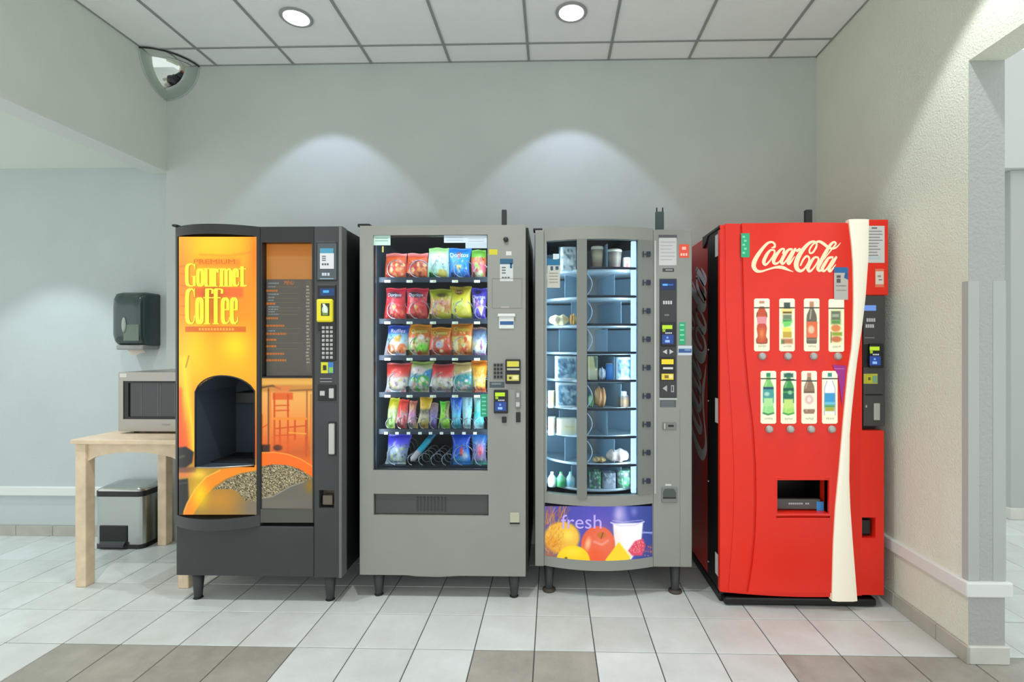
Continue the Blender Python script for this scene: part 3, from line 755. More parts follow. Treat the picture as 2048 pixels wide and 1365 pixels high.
# cabinet: open-fronted shell
YB = 3.33; b = MB(); c0, c1 = sx0+.004, sx1+.012
b.box(c0, c0+.02, YS+.05, YB, szb, szt-.004); b.box(c1-.1, c1, YS+.05, YB, szb, szt-.004); b.box(c0+.02, c1-.1, YB-.02, YB, szb, szt-.004)
b.box(c0+.02, c1-.1, YS+.05, YB-.02, szt-.03, szt-.004); b.box(c0+.02, c1-.1, YS+.05, YB-.02, szb, gz0-.03)
b.build('cabinet', m_black, sm)
ix0, ix1 = c0+.025, gx1+.02
b = MB(); b.box(ix0-.004, ix0, YS+.055, YB-.03, gz0-.03, szt-.03); b.build('inner_side', m_lined, sm)
b = MB(); b.box(ix1, ix1+.004, YS+.055, YB-.03, gz0-.03, szt-.03); b.build('inner_side', m_lined, sm)
b = MB(); b.box(ix0, ix1, YB-.04, YB-.03, gz0-.03, szt-.03); b.build('inner_back', m_inner, sm)
MB().box(gx0-.006, gx1+.006, YS+.012, YS+.016, gz0-.006, gz1+.006).build('window_pane', glass_mat('machine_glass', (240,246,250), .05), sm)
b = MB(); panel(b, gx0-.012, gx1+.012, gz0-.012, gz1+.012, [(gx0+.004, gx1-.004, gz0+.004, gz1-.004)], YS+.018, YS+.03); b.build('window_gasket', m_dark, sm)
# lamp along the window head; hidden side strips added to brighten the shelves
MB().bbox(gx0+.04, gx1-.02, YS+.056, YS+.074, gz1+.008, gz1+.026, .006).build('head_lamp', m_ledw, sm)
l = lamp('snack_window_light', 'AREA', (0,0,0), .9, (.86,.94,1), shape='RECTANGLE', size=.5, size_y=.03)
l.parent = sm; l.location = Vector(((gx0+gx1)/2, YS+.065, gz1+.004))-Vector(WORLD[sm.name]); l.rotation_euler = (math.radians(14), 0, 0)
for sx_, ang in ((gx0-.012, -50), (gx1+.012, 50)):
    MB().bbox(sx_-.006, sx_+.006, YS+.052, YS+.064, gz0+.02, gz1-.02, .004).build('added_side_strip', m_ledw, sm)
    l = lamp('snack_added_side_fill', 'AREA', (0,0,0), 2.1, (.88,.95,1), shape='RECTANGLE', size=.02, size_y=1.1)
    l.parent = sm; l.location = Vector((sx_, YS+.068, (gz0+gz1)/2))-Vector(WORLD[sm.name]); l.rotation_euler = (math.radians(90), 0, math.radians(ang))
# shelves: front lips at the photographed heights
YF = YS+.13
ROWS = [557, 640, 713, 787, 861, 934]
shelves = []; lanes = [[767,811,858,902,946,977]]*4+[[767,789,812,835,856,878,900,923,945,967,985], [767,811,858,902,946,977]]
for r, py in enumerate(ROWS):
    z = at(860, py, YF)[2]
    b = MB(); b.box(ix0+.03, ix1-.004, YF, YB-.06, z-.004, z); b.box(ix0+.03, ix1-.004, YF-.003, YF, z-.022, z+.006)
    sh = b.build('shelf', m_shelf, sm); shelves.append((sh, z))
    for a_, e_ in zip(lanes[r][:-1], lanes[r][1:]):
        x0 = at(a_, py, YF)[0]; x1 = at(e_, py, YF)[0]
        if a_ > lanes[r][0]: MB().box(x0-.0015, x0+.0015, YF+.01, YB-.08, z, z+.035).build('lane_divider', m_shelf, sh)
        if e_ > 980: continue
        wd = min(x1-x0, .125)
        tg = Print(plane(YF-.0035)); tx = a_+ (1.5 if r == 4 else 2)
        tg.rect(tx, py-2.4+6, tx+(7 if r == 4 else 12), py+2.6+6, (232,234,222)); 
        if r != 4 : tg.rect(tx+6, py-1+6, tx+10.5, py+1.6+6, (190,206,110), .001)
        tg.build('price_tag', print_mat('tag_print', emit=.12), sh)
        # vending spirals
        tw = 1 if r == 4 or not (r == 5 and a_ in (811, 858)) else 2
        for q in range(tw):
            ww = wd/tw; cxx = x0+ww*(q+.5) if tw > 1 else (x0+x1)/2; rad = min(ww*.45, .052); path = []
            turns = 4
            for k in range(turns*14+1):
                t = 2*math.pi*k/14+math.pi/2; path.append((cxx+rad*math.cos(t), YF+.012+k/14*.075, z+.006+rad-rad*math.sin(t)*1.0))
            MB().tube(path, .0026, 5, caps=False).build('coil', m_wire, sh)
# things on the door
def splate(px0, py0, px1, py1, name, m, t=.006, r=.003, par=None): return plate(px0, py0, px1, py1, name, m, par or sm, t, YS, r)
b = MB(); x, _, z = at(1012, 480, YS); b.lathe([(.013,-.001),(.013,-.012),(.008,-.014)], (x, YS, z), 16, axis='y'); b.build('lock', m_dark, sm)
SS = plane(YS)
p = Print(SS); p.rect(978,499,995,510,(206,196,50)); p.build('yellow_sticker', m_print, sm)
p = Print(SS); p.rect(1012,503,1023,511,(212,212,210)); p.build('white_sticker', m_print, sm)
def card(p, x0, y0, x1, y1, top=(40,92,124), body=(202,206,206)):
    w_, h = x1-x0, y1-y0; p.rect(x0,y0,x1,y1,body); p.rect(x0,y0,x1,y0+h*.24,top,.001); p.rect(x1-w_*.24,y0+h*.2,x1-w_*.06,y0+h*.42,top,.001)
    for k in range(3): p.rect(x0+w_*.14,y0+h*(.36+.12*k),x0+w_*.44,y0+h*(.42+.12*k),(110,116,118),.0012)
    for k in range(3): p.rect(x0+w_*(.14+.22*k),y0+h*.80,x0+w_*(.30+.22*k),y0+h*.86,(96,102,104),.0012)
p = Print(SS); card(p, 1000,518,1026,563); p.build('notice_card', m_print, sm)
ld = splate(998, 634, 1028, 658, 'card_holder', m_trim, .006); splate(996, 628, 1031, 634, 'holder_lip', m_trim, .014, .003, ld)
p = Print(plane(YS-.0065)); p.rect(1000,643,1027,650,(46,92,150)); p.build('blue_band', m_print, ld)
p = Print(SS); p.rect(1002,613,1018,617,(176,168,164)); p.build('faint_sticker', m_print, sm)
b = MB(); panel(b, at(984,0,YS)[0], at(1044,0,YS)[0], at(0,619,YS)[2], at(0,560.5,YS)[2], [(at(984.8,0,YS)[0], at(1043.2,0,YS)[0], at(0,618.3,YS)[2], at(0,561.2,YS)[2])], YS-.0012, YS); b.build('hatch_outline', m_grey2, sm)
kp = splate(986, 726, 1007, 759, 'keypad', m_grey2, .004)
for r in range(4):
    for c in range(3): splate(988+c*6.3, 728+r*7.8, 992.4+c*6.3, 733.4+r*7.8, 'key', m_dark, .007, .001, kp)
bv = splate(1011, 719, 1041, 768, 'bill_validator', m_dark, .016, .005)
p = Print(plane(YS-.0165)); p.rect(1014,723,1038,734,(196,190,70)); p.rect(1014,737,1039,741,(176,172,150)); p.rect(1013,742,1038,747,(18,22,30)); p.rect(1014,750,1038,762,(190,184,90)); p.rect(1018,754,1023,759,(60,60,30),.001); p.rect(1026,752,1036,759,(214,210,150),.001)
p.build('validator_face', print_mat('lit_validator', emit=.25), bv)
p = Print(SS); p.rect(979,764,1009,776,(70,82,92)); p.rect(983,766,1002,770,(120,130,136),.001); p.build('plaque', m_print, sm)
def pay_reader(px0, py0, px1, py1, Y, parent, t=.014):
    """contactless reader: green screen over a blue one"""
    h = plate(px0, py0, px1, py1, 'card_reader', m_dark, parent, t, Y, .004); p = Print(plane(Y-t-.0005)); w_, hh = px1-px0, py1-py0
    p.rect(px0+w_*.08,py0+hh*.12,px0+w_*.78,py0+hh*.28,(186,226,40)); p.rect(px0+w_*.1,py0+hh*.29,px0+w_*.3,py0+hh*.4,(150,190,40)); p.rect(px0+w_*.08,py0+hh*.52,px1-w_*.14,py1-hh*.1,(36,70,150))
    for k in range(4): p.rect(px0+w_*(.3+.12*k),py0+hh*.42,px0+w_*(.38+.12*k),py0+hh*.48,(200,210,214),.001)
    p.disc(px0+w_*.44,py0+hh*.64,w_*.08,hh*.05,(120,160,230),.001,10); p.rect(px0+w_*.28,py0+hh*.74,px0+w_*.6,py0+hh*.84,(150,190,250),.001)
    p.build('reader_screen', m_litc, h); return h
pay_reader(988, 780, 1016, 827, YS, sm)
splate(1004, 834, 1013, 846, 'button_black', m_dark, .008)
lv = splate(1031, 781, 1041, 818, 'coin_slot', m_grey2, .008); splate(1032, 804, 1040, 814, 'coin_lever', m_silver, .016, .003, lv); splate(1033, 786, 1039, 795, 'slot_mouth', m_silver, .012, .002, lv)
splate(1032, 825, 1041, 845, 'key_lock', m_dark, .006)
b = MB(); b.box(dx0, dx1, YS+.045, YS+.05, dz0, dz1); b.build('delivery_recess', m_dark, sm)
fl_ = MB(); fl_.bbox(dx0+.003, dx1-.003, YS+.014, YS+.03, dz0+.003, dz1-.002, .003); dd = fl_.build('delivery_flap', mat('flap_plastic', (74,74,74), .35), sm)
b = MB()
for k in range(9): b.bbox(at(832+k*7,0,YS)[0], at(835+k*7,0,YS)[0], YS+.011, YS+.016, dz0+.02, dz1-.018, .0015, 1)
b.build('flap_ribs', mat('flap_ribs', (62,62,64), .35), dd)
b = MB(); x = at(1012,0,YS)[0]; b.bbox(rx0, rx1, YS-.004, YS+.002, rz0, rz1, .004); b.build('coin_return', mat('return_cream', (186,182,162), .45), sm)
MB().box(rx0-.001, rx1+.001, YS-.005, YS+.001, rz0-.006, rz0).build('return_slot', m_dark, sm)
MB().bbox(sx0-.022, sx0+.045, YS+.02, YS+.08, szt, szt+.018, .006).build('hinge', m_black, sm)
xa_ = at(1008.5, 440, YS+.2)[0]; MB().bbox(xa_-.014, xa_+.014, YS+.19, YS+.21, szt-.004, at(1008, 420, YS+.2)[2], .004).build('antenna', mat('antenna_grey', (46,48,50), .5), sm)
for px in (757, 1028):
    for y in (YS+.05, 3.24): leg(at(px, 1150, YS+.04)[0], y, szb+.004, sm)

# ------------------------------------------------------------------ crisp bags and sweets
def bag(label, cat, px0, py0, px1, py1, cv, Y, thick=.05, group=None, lean=.02, step=1.5, name='crisp_bag', texts=(), skew=0.0, crimp=.07, wob=1.0):
    """pillow bag standing on a shelf; picture cv is drawn on a canvas spanning 0..100 by 0..100"""
    x0, _, z1 = at(px0, py0, Y); x1, _, z0 = at(px1, py1, Y); z0s = zfloor(py1, Y)
    W, H = x1-x0, z1-z0s; cx = (x0+x1)/2
    nx = max(10, int((px1-px0)/step)); ny = max(14, int((py1-py0)/step)); r = random.Random(hash(label) % 9999)
    r = random.Random(sum(ord(c)*(i+1) for i, c in enumerate(label)))
    ph = [r.uniform(0, 6.28) for _ in range(6)]
    for _ in range(34):      # small print, crumbs and pictures of the contents
        x_, y_ = r.uniform(8, 92), r.uniform(26, 96); k_ = r.choice([(250,246,236), (40,34,34), (236,190,90), (250,250,250)])
        cv.ell(x_, y_, r.uniform(2, 6), r.uniform(1.2, 3.4), k_, 1.6, r.uniform(0, 3), r.uniform(.25, .6))
    def surf(u, v, side=1):
        """u,v in 0..1 (v downwards) -> point"""
        inn = np.clip((v-crimp)/(1-2*crimp), 0, 1)
        f = (1-abs(2*u-1)**2.6)**.75; g = math.sin(math.pi*inn)**.5 if 0 < inn < 1 else 0
        d = thick/2*f*g
        d += .0022*wob*math.sin(9*u+ph[0]+4*v)*math.sin(11*v+ph[1])*f*(1 if g else .3)
        pin = 1-.07*g*(1-.2*math.sin(3*v+ph[2]))
        x = cx+(u-.5)*W*pin+.004*wob*math.sin(5*v+ph[3])*(2*u-1)
        x += skew*W*(1-v)
        z = z0s+H*(1-v)+.0025*math.sin(8*u+ph[4])*(1 if v < .1 else 0)
        y = Y-side*d+lean*(1-v)-side*.0008+.0014*math.sin(u*90)*(1 if v < crimp*.9 or v > 1-crimp*.9 else 0)
        return (x, y, z)
    us, vs_ = np.linspace(0, 1, nx+1), np.linspace(0, 1, ny+1)
    m = MB(); col = lin(np.clip(cv.sample(us*100, vs_*100), 0, 255))
    m.grid([[surf(u, v) for u in us] for v in vs_], col=col)
    ub, vb = us[::2] if nx % 2 == 0 else np.linspace(0, 1, nx//2+1), np.linspace(0, 1, ny//2+1)
    colb = lin(np.clip(cv.sample(ub*0+50, vb*0+12), 0, 255))
    m.grid([[surf(u, v, -1) for u in ub[::-1]] for v in vb], col=colb)
    for t, a, b_, c, d, k in texts:
        V, Fs, asp = text_mesh(t)
        P = []
        for q in V:
            u, v = (a+(c-a)*q[0])/100, (d+(b_-d)*q[1])/100; s3 = surf(u, v); P.append((s3[0], s3[1]-.0016, s3[2]))
        m.add(P, Fs, col=lin(k))
    o = m.build(name, print_mat('bag_foil', rough=.35, coat=.08), loc=(cx, Y, z0s)); return tag(o, label, cat, group)
def zfloor(py, Y):
    """height of the shelf a thing stands on, from the foot of its picture"""
    best = min(shelves, key=lambda s_: abs(s_[1]-at(860, py, YF)[2])); return best[1]+.0005
def speck(cv, x0, y0, x1, y1, cols, n, r, seed):
    q = random.Random(seed)
    for _ in range(n): cv.ell(q.uniform(x0, x1), q.uniform(y0, y1), q.uniform(r*.5, r*1.3), q.uniform(r*.5, r*1.2), q.choice(cols), 3, q.uniform(0, 3))
    return cv
def cvs(*stops): return Canvas(0,0,100,100).grad(list(stops))
BY = YF+.055
WHT = (240,240,236); G = 'crisp bags in the snack machine'
def red1():
    c = cvs((0,(236,120,110)),(9,(240,150,140)),(11,(214,66,40)),(22,(224,96,40)),(40,(206,70,44)),(100,(214,86,50))); c.rect(0,0,100,12,(232,128,120),3)
    speck(c, 10,45,90,95,[(236,150,90),(226,110,60),(240,190,130),(190,50,60)],26,9,3); c.line([(15,42),(50,38),(85,44)],5,(120,70,30),4,.6); return c
bag('red crisp bag at the left end of the top shelf', 'crisp bag', 769, 506, 813, 555, red1(), BY, group=G)
bag('red crisp bag second from the left on the top shelf', 'crisp bag', 812, 506, 857, 555, red1(), BY+.006, group=G)
c = cvs((0,(150,206,110)),(12,(178,220,150)),(25,(206,232,214)),(60,(196,226,216)),(85,(180,220,190)),(100,(150,206,140)))
c.glow(20,88,26,20,(80,190,80),.9).ell(26,88,12,9,(60,150,60),5).ell(70,84,22,15,(214,190,80),4).ell(70,83,15,10,(236,214,100),5).glow(60,24,26,10,(232,214,150),.7); speck(c,15,34,80,68,[(226,236,236),(150,190,190),(170,200,190)],16,6,4)
bag('pale green and white crisp bag in the middle of the top shelf', 'crisp bag', 855, 495, 898, 556, c, BY, group=G)
c = cvs((0,(30,120,200)),(40,(40,150,220)),(60,(30,130,214)),(100,(16,70,180))); c.glow(50,62,30,18,(110,180,230),.9).poly([(35,55),(66,56),(50,78)],(236,214,130),4).line([(50,72),(38,98)],4,(120,200,236),4).line([(52,72),(70,98)],4,(120,200,236),4).poly([(38,14),(62,14),(56,36),(44,36)],(170,60,60),4,.8)
bag('bright blue crisp bag with white lettering on the top shelf', 'crisp bag', 896, 496, 941, 555, c, BY, group=G, texts=[('Doritos',8,16,92,30,(240,244,248))])
c = cvs((0,(110,180,60)),(24,(130,196,70)),(30,(226,110,50)),(45,(220,120,90)),(60,(210,90,110)),(100,(200,120,80))); speck(c,10,50,90,95,[(226,200,170),(200,90,90),(180,60,110),(150,190,90)],18,10,6)
bag('green and orange bag at the right end of the top shelf', 'crisp bag', 942, 499, 972, 555, c, BY, group=G)
def red2(seed):
    c = cvs((0,(214,40,60)),(14,(224,50,70)),(40,(228,60,70)),(60,(220,50,50)),(100,(214,44,50))); c.ell(46,22,36,9,(40,50,60),6,.1,.8).poly([(35,55),(62,55),(48,72)],(226,170,70),4)
    c.ell(26,80,17,15,(226,70,60),3).ell(70,80,17,15,(232,80,66),3).line([(14,54),(48,50),(84,56)],4,(240,120,120),5,.7); return speck(c,12,70,85,95,[(240,110,90),(206,40,44)],10,5,seed)
for k, (a, e, w_) in enumerate(((769,812,'at the left end of'),(811,856,'second from the left on'))):
    bag('crimson crisp bag with dark lettering %s the second shelf' % w_, 'crisp bag', a, 576, e, 636, red2(k), BY+.004*k, group=G, texts=[('Doritos',12,17,82,27,(226,228,232))])
c = cvs((0,(150,150,20)),(20,(176,180,30)),(38,(214,170,90)),(60,(214,130,80)),(80,(220,196,40)),(100,(206,214,40))); c.ell(55,20,24,7,(90,80,20),5).ell(55,44,34,7,(230,160,140),5); speck(c,15,45,85,85,[(236,190,120),(206,110,70),(244,220,150)],16,9,8)
bag('olive and yellow crisp bag in the middle of the second shelf', 'crisp bag', 856, 578, 904, 637, c, BY, group=G, skew=.05)
c = cvs((0,(160,140,20)),(14,(190,170,30)),(32,(226,214,30)),(50,(240,234,70)),(100,(222,214,40))); c.ell(45,17,20,8,(120,70,30),4).ell(27,80,20,14,(226,206,60),3).ell(27,80,14,9,(240,226,90),5).ell(70,77,22,16,(232,214,50),3).ell(70,77,15,10,(244,232,100),5).glow(50,52,40,10,(246,246,150),.9).rect(0,93,100,100,(60,110,40),6,.8)
bag('bright yellow crisp bag on the second shelf beside a purple bag', 'crisp bag', 898, 573, 943, 637, c, BY+.004, group=G, texts=[("Lay's",30,13,60,21,(240,226,150))])
c = cvs((0,(60,50,150)),(20,(70,60,170)),(50,(120,100,190)),(75,(96,80,190)),(100,(60,50,170))); c.ell(45,14,20,7,(30,30,70),5).poly([(40,55),(90,58),(70,88)],(232,196,120),5); speck(c,15,38,85,62,[(226,220,240),(180,160,220),(150,60,150)],12,7,9)
bag('purple crisp bag at the right end of the second shelf', 'crisp bag', 943, 576, 973, 638, c, BY, group=G, texts=[('Doritos',8,24,92,34,(230,226,240))])
c = cvs((0,(30,60,150)),(22,(50,90,180)),(30,(120,180,214)),(50,(196,222,232)),(70,(220,200,196)),(100,(206,196,206))); c.ell(28,78,18,17,(232,120,60),4).ell(75,76,18,17,(236,130,70),4).poly([(38,38),(72,30),(66,54),(42,54)],(214,160,60),6); speck(c,18,68,85,92,[(244,160,90),(220,100,50)],8,5,3)
bag('blue and white crisp bag at the left end of the third shelf', 'crisp bag', 769, 651, 816, 711, c, BY, group=G, skew=.08, texts=[('Ruffles',18,12,86,24,(240,226,236))])
def orange(mid, low, seed):
    c = cvs((0,(236,150,30)),(15,(230,140,24)),(38,(220,100,30)),(45,mid),(75,low),(100,(220,120,40))); c.ell(48,22,40,9,(150,130,30),6,0,.6)
    return speck(c,12,46,88,94,[mid,low,(240,220,150),(226,80,40)],16,11,seed)
c = orange((226,190,150),(130,200,60),11); c.ell(60,40,14,8,(244,226,220),4).ell(72,72,20,12,(130,226,50),6)
bag('orange and lime crisp bag second from the left on the third shelf', 'crisp bag', 814, 649, 860, 712, c, BY+.004, group=G, skew=.05, texts=[('Cheetos',14,16,84,27,(250,220,120))])
c = orange((232,110,80),(224,70,40),12); c.ell(50,60,18,14,(206,190,196),6)
bag('orange and red crisp bag in the middle of the third shelf', 'crisp bag', 857, 655, 903, 712, c, BY, group=G, texts=[('Cheetos',16,14,86,25,(250,226,130))])
c = orange((232,196,100),(226,150,60),13); c.rect(4,4,96,34,(226,130,20),3,.7)
bag('tall orange crisp bag on the third shelf beside a white bag', 'crisp bag', 900, 645, 947, 712, c, BY+.006, group=G, texts=[('Cheetos',14,15,86,26,(214,220,90))])
c = cvs((0,(170,120,90)),(12,(90,100,130)),(30,(110,140,170)),(50,(190,190,206)),(60,(226,222,214)),(100,(206,200,214))); speck(c,10,50,90,92,[(240,238,226),(150,80,150),(230,220,160),(180,200,200)],16,9,14); c.rect(0,92,100,100,(150,60,160),5,.7)
bag('white and blue bag at the right end of the third shelf', 'crisp bag', 943, 655, 973, 712, c, BY, group=G)
def redw(seed):
    c = cvs((0,(150,60,70)),(8,(214,60,50)),(30,(224,56,44)),(42,(220,110,100)),(52,(216,200,190)),(90,(214,206,196)),(100,(190,206,226))); return speck(c,10,55,90,90,[(226,214,190),(190,170,150),(206,190,120),(150,120,140)],22,7,seed)
bag('red and white bag at the left end of the fourth shelf', 'crisp bag', 769, 727, 818, 786, redw(1), BY, group=G, skew=.09)
c = cvs((0,(150,170,60)),(30,(206,200,170)),(50,(60,130,150)),(100,(190,170,150))); c.poly([(70,30),(100,22),(100,50),(60,55)],(50,140,190),4).ell(40,28,30,13,(220,200,190),5).ell(65,60,24,16,(70,170,70),6); speck(c,15,55,85,96,[(226,190,160),(190,150,150),(100,190,90),(220,220,190)],18,8,4)
bag('green and teal patterned bag on the fourth shelf', 'crisp bag', 814, 724, 864, 786, c, BY+.004, group=G, skew=.08)
bag('red and white bag in the middle of the fourth shelf', 'crisp bag', 857, 729, 907, 786, redw(2), BY, group=G, skew=.10)
c = cvs((0,(206,180,50)),(26,(190,160,100)),(48,(40,140,150)),(100,(150,170,160))); c.poly([(0,0),(100,0),(100,22),(0,46)],(206,176,110),4).line([(5,46),(95,24)],5,(236,206,190),4); speck(c,15,55,85,94,[(226,200,180),(70,160,120),(200,170,170)],18,8,5)
bag('gold and teal bag on the fourth shelf beside an orange bag', 'crisp bag', 902, 726, 947, 786, c, BY+.004, group=G)
c = cvs((0,(240,140,20)),(14,(226,110,20)),(20,(244,180,40)),(45,(236,160,40)),(55,(244,214,130)),(80,(240,200,90)),(88,(232,110,50)),(100,(226,100,50)))
bag('orange and cream bag at the right end of the fourth shelf', 'crisp bag', 943, 721, 973, 786, c, BY, group=G)
G2 = 'sweets on the fifth shelf'; kw = dict(cat='sweet packet', group=G2, thick=.03, name='sweet_packet')
c = cvs((0,(214,206,30)),(22,(206,190,30)),(40,(190,206,140)),(100,(170,214,110))); speck(c,20,40,85,95,[(210,230,170),(120,160,60)],10,10,2)
bag('yellow and lime sweet packet at the left end of the fifth shelf', px0=772, py0=797, px1=792, py1=858, cv=c, Y=BY, skew=.3, **kw)
c = cvs((0,(236,60,40)),(35,(232,64,50)),(50,(206,150,150)),(100,(220,70,70))); speck(c,20,45,85,95,[(230,160,160),(206,60,60)],8,10,3)
bag('bright red sweet packet on the fifth shelf', px0=790, py0=800, px1=813, py1=858, cv=c, Y=BY, skew=.2, **kw)
c = cvs((0,(206,100,80)),(25,(214,150,110)),(50,(206,130,180)),(100,(210,190,140)))
bag('pink and tan sweet packet on the fifth shelf', px0=814, py0=803, px1=832, py1=858, cv=c, Y=BY+.004, skew=.1, **kw)
c = cvs((0,(236,176,20)),(35,(240,190,20)),(45,(90,80,50)),(60,(190,180,150)),(100,(226,180,50)))
bag('golden yellow sweet packet on the fifth shelf', px0=833, py0=793, px1=858, py1=858, cv=c, Y=BY, skew=.25, **kw)
c = cvs((0,(190,150,130)),(40,(130,110,150)),(60,(150,130,200)),(100,(110,80,150)))
bag('purple brown sweet packet on the fifth shelf', px0=857, py0=807, px1=875, py1=858, cv=c, Y=BY+.004, **kw)
c = cvs((0,(90,226,60)),(40,(150,220,40)),(100,(170,226,60))); c.rect(60,0,100,60,(150,120,90),5,.8)
bag('lime green sweet packet on the fifth shelf', px0=878, py0=804, px1=899, py1=857, cv=c, Y=BY, **kw)
c = cvs((0,(30,90,200)),(30,(40,110,210)),(60,(90,190,220)),(100,(40,160,170))); c.line([(30,20),(30,90)],14,(170,220,230),10,.6)
bag('blue sweet packet on the fifth shelf', px0=901, py0=792, px1=923, py1=858, cv=c, Y=BY, **kw)
c = cvs((0,(170,206,210)),(40,(130,210,220)),(100,(190,226,226))); c.line([(50,5),(50,95)],20,(230,240,240),12,.7)
bag('silver and aqua sweet packet on the fifth shelf', px0=924, py0=792, px1=943, py1=858, cv=c, Y=BY, **kw)
c = cvs((0,(190,206,206)),(30,(130,206,190)),(60,(60,206,210)),(100,(190,226,226)))
bag('turquoise sweet packet at the right end of the fifth shelf', px0=946, py0=792, px1=968, py1=858, cv=c, Y=BY, **kw)
c = cvs((0,(60,60,190)),(25,(80,70,214)),(45,(150,170,220)),(100,(190,206,190))); speck(c,10,45,90,95,[(220,230,226),(150,160,190),(190,210,150)],22,7,6)
bag('violet blue and white bag at the left end of the bottom shelf', 'crisp bag', 769, 870, 814, 933, c, BY, group=G, skew=.16)
c = cvs((0,(20,70,190)),(40,(20,90,220)),(100,(40,130,220))); c.ell(58,58,10,16,(226,50,60),4).glow(74,70,20,14,(220,226,226),.9).glow(40,85,30,10,(110,190,230),.8)
bag('deep blue packet with a red emblem on the bottom shelf', 'crisp bag', 902, 868, 941, 932, c, BY, group=G, thick=.04)
c = cvs((0,(30,110,200)),(35,(70,130,200)),(60,(150,140,200)),(85,(150,150,190)),(100,(60,170,140))); c.glow(58,55,26,20,(226,120,150),.9).ell(62,58,10,14,(226,60,80),5)
bag('blue and pink packet at the right end of the bottom shelf', 'crisp bag', 942, 862, 974, 932, c, BY, group=G, thick=.04)
# the teal packet lying aslant
b = MB(); zz = shelves[5][1]; a0 = Vector(at(822, 925, YF+.03)); a1 = Vector(at(866, 866, YF+.03)); a1.y += .12; a0.z = zz+.022
d = (a1-a0); n_ = 16; path = [tuple(a0+d*k/n_) for k in range(n_+1)]; rad = [.004]+[.018]*(n_-1)+[.004]
cols = lambda t: (200,190,190) if t < .3 else ((40,180,206) if t < .65 else (20,110,160))
b.tube(path, rad, 12, col=None); k = np.array([[cols(i/n_)]*12 for i in range(n_+1)]).reshape(-1, 3); b.c[-1] = lin(k)
tag(b.build('sweet_packet', print_mat('bag_foil'), loc=(a0.x, a0.y, zz)), 'teal roll of sweets lying aslant on the bottom shelf', 'sweet packet')
# notices behind and on the glass
SG = plane(YS+.0115)
p = Print(SG); p.rect(747,471,781,491,(206,236,226)); words_=random.Random(3)
for y in (476,481): p.rect(751,y,776,y+2,(150,190,180),.001)
p.build('glass_notice_left', m_print, sm)
p = Print(SG); p.rect(888,471,974,486,(208,222,236)); p.rect(931,486,974,497,(196,214,226))
for y in (475,480): p.rect(893,y,926,y+1.6,(180,196,210),.001); p.rect(936,y+2,968,y+3.6,(180,196,210),.001)
p.build('glass_notice_right', m_print, sm)
p = Print(SG); p.rect(961,789,975.4,834,(40,160,120)); 
for k in range(5): p.rect(964,794+k*8,972,797+k*8,(120,206,180),.001)
p.build('green_sticker', m_print, sm)
p = Print(SG); p.rect(764,493,767.5,505,(200,196,110)); p.build('small_tag', m_print, sm)

# ------------------------------------------------------------------ chilled food machine with a turning drum
YR = 2.70
fx0, fx1 = at(1070, 700, YR)[0], at(1384, 700, YR)[0]; fzt, fzb = at(1350, 459, YR)[2], at(1350, 1135, YR)[2]
fm = thing('chilled_food_machine', 'grey carousel machine with lit glass panes and a fresh fruit sign', 'vending machine', ((fx0+fx1)/2, (YR+3.33)/2, 0))
bx0, bx1 = at(1088.5, 700, YR)[0], at(1306, 700, YR)[0]; bxm, bhw = (bx0+bx1)/2, (bx1-bx0)/2
def fb_(x):
    t = (x-bxm)/bhw; return .06*(1-t*t) if abs(t) < 1 else 0
SF = plane(YR, fb_); SR = plane(YR)
yff = lambda x: YR-fb_(x)
FX = lambda px: SF(px, 700)[0]
FZ = lambda py: at(1197, py, YR-.055)[2]
wz0, wz1 = FZ(993), FZ(478); hz0, hz1 = FZ(1122), FZ(1013)
b = MB(); b.bbox(fx0, bx0-.001, YR, YR+.06, fzb-.004, fzt, .004); b.build('left_stile', m_grey, fm)
dzt, dzb = FZ(453), FZ(1142)
b = MB(); panel(b, bx0, bx1, dzb, dzt, [(FX(1093), FX(1154), wz0, wz1), (FX(1174), FX(1276), wz0, wz1), (FX(1089.5), FX(1305), hz0, hz1)], yff, lambda x: YR-fb_(x)+.035, nx=28)
fdoor = b.build('bowed_door', m_grey, fm)
b = MB(); cells(b, np.linspace(FX(1155), FX(1173), 4).tolist(), [wz0-.014, wz1], lambda x, z: False, lambda x: yff(x)-.006, lambda x: yff(x)+.01); b.build('mullion', m_grey2, fdoor)
b = MB(); cells(b, np.linspace(FX(1276), FX(1304.5), 5).tolist(), [wz0-.002, wz1], lambda x, z: False, lambda x: yff(x)-.004, lambda x: yff(x)+.005); b.build('latch_stile', m_grey2, fdoor)
for a_, e_, t in ((1092, 1155, 8), (1173, 1276.5, 12)):
    b = MB(); cells(b, np.linspace(FX(a_), FX(e_), t).tolist(), [wz0-.004, wz1+.004], lambda x, z: False, lambda x: yff(x)+.012, lambda x: yff(x)+.016); b.build('curved_pane', glass_mat('machine_glass'), fm)
m_blue = mat('latch_blue', (38,52,74), .4)
for k in range(9):
    y = 509+56.7*k; p = Print(plane(YR-.0055, fb_))
    for q in ((1285.5,y-6,1288,y+6),(1288,y-1.2,1292,y+1.2),(1293,y-5.5,1301,y+5)):
        p.rect(*q, (38,52,74), .004)
    p.disc(1297, y, 4.6, 5.6, (34,46,66), .0045, 12); p.build('door_latch', m_print, fdoor)
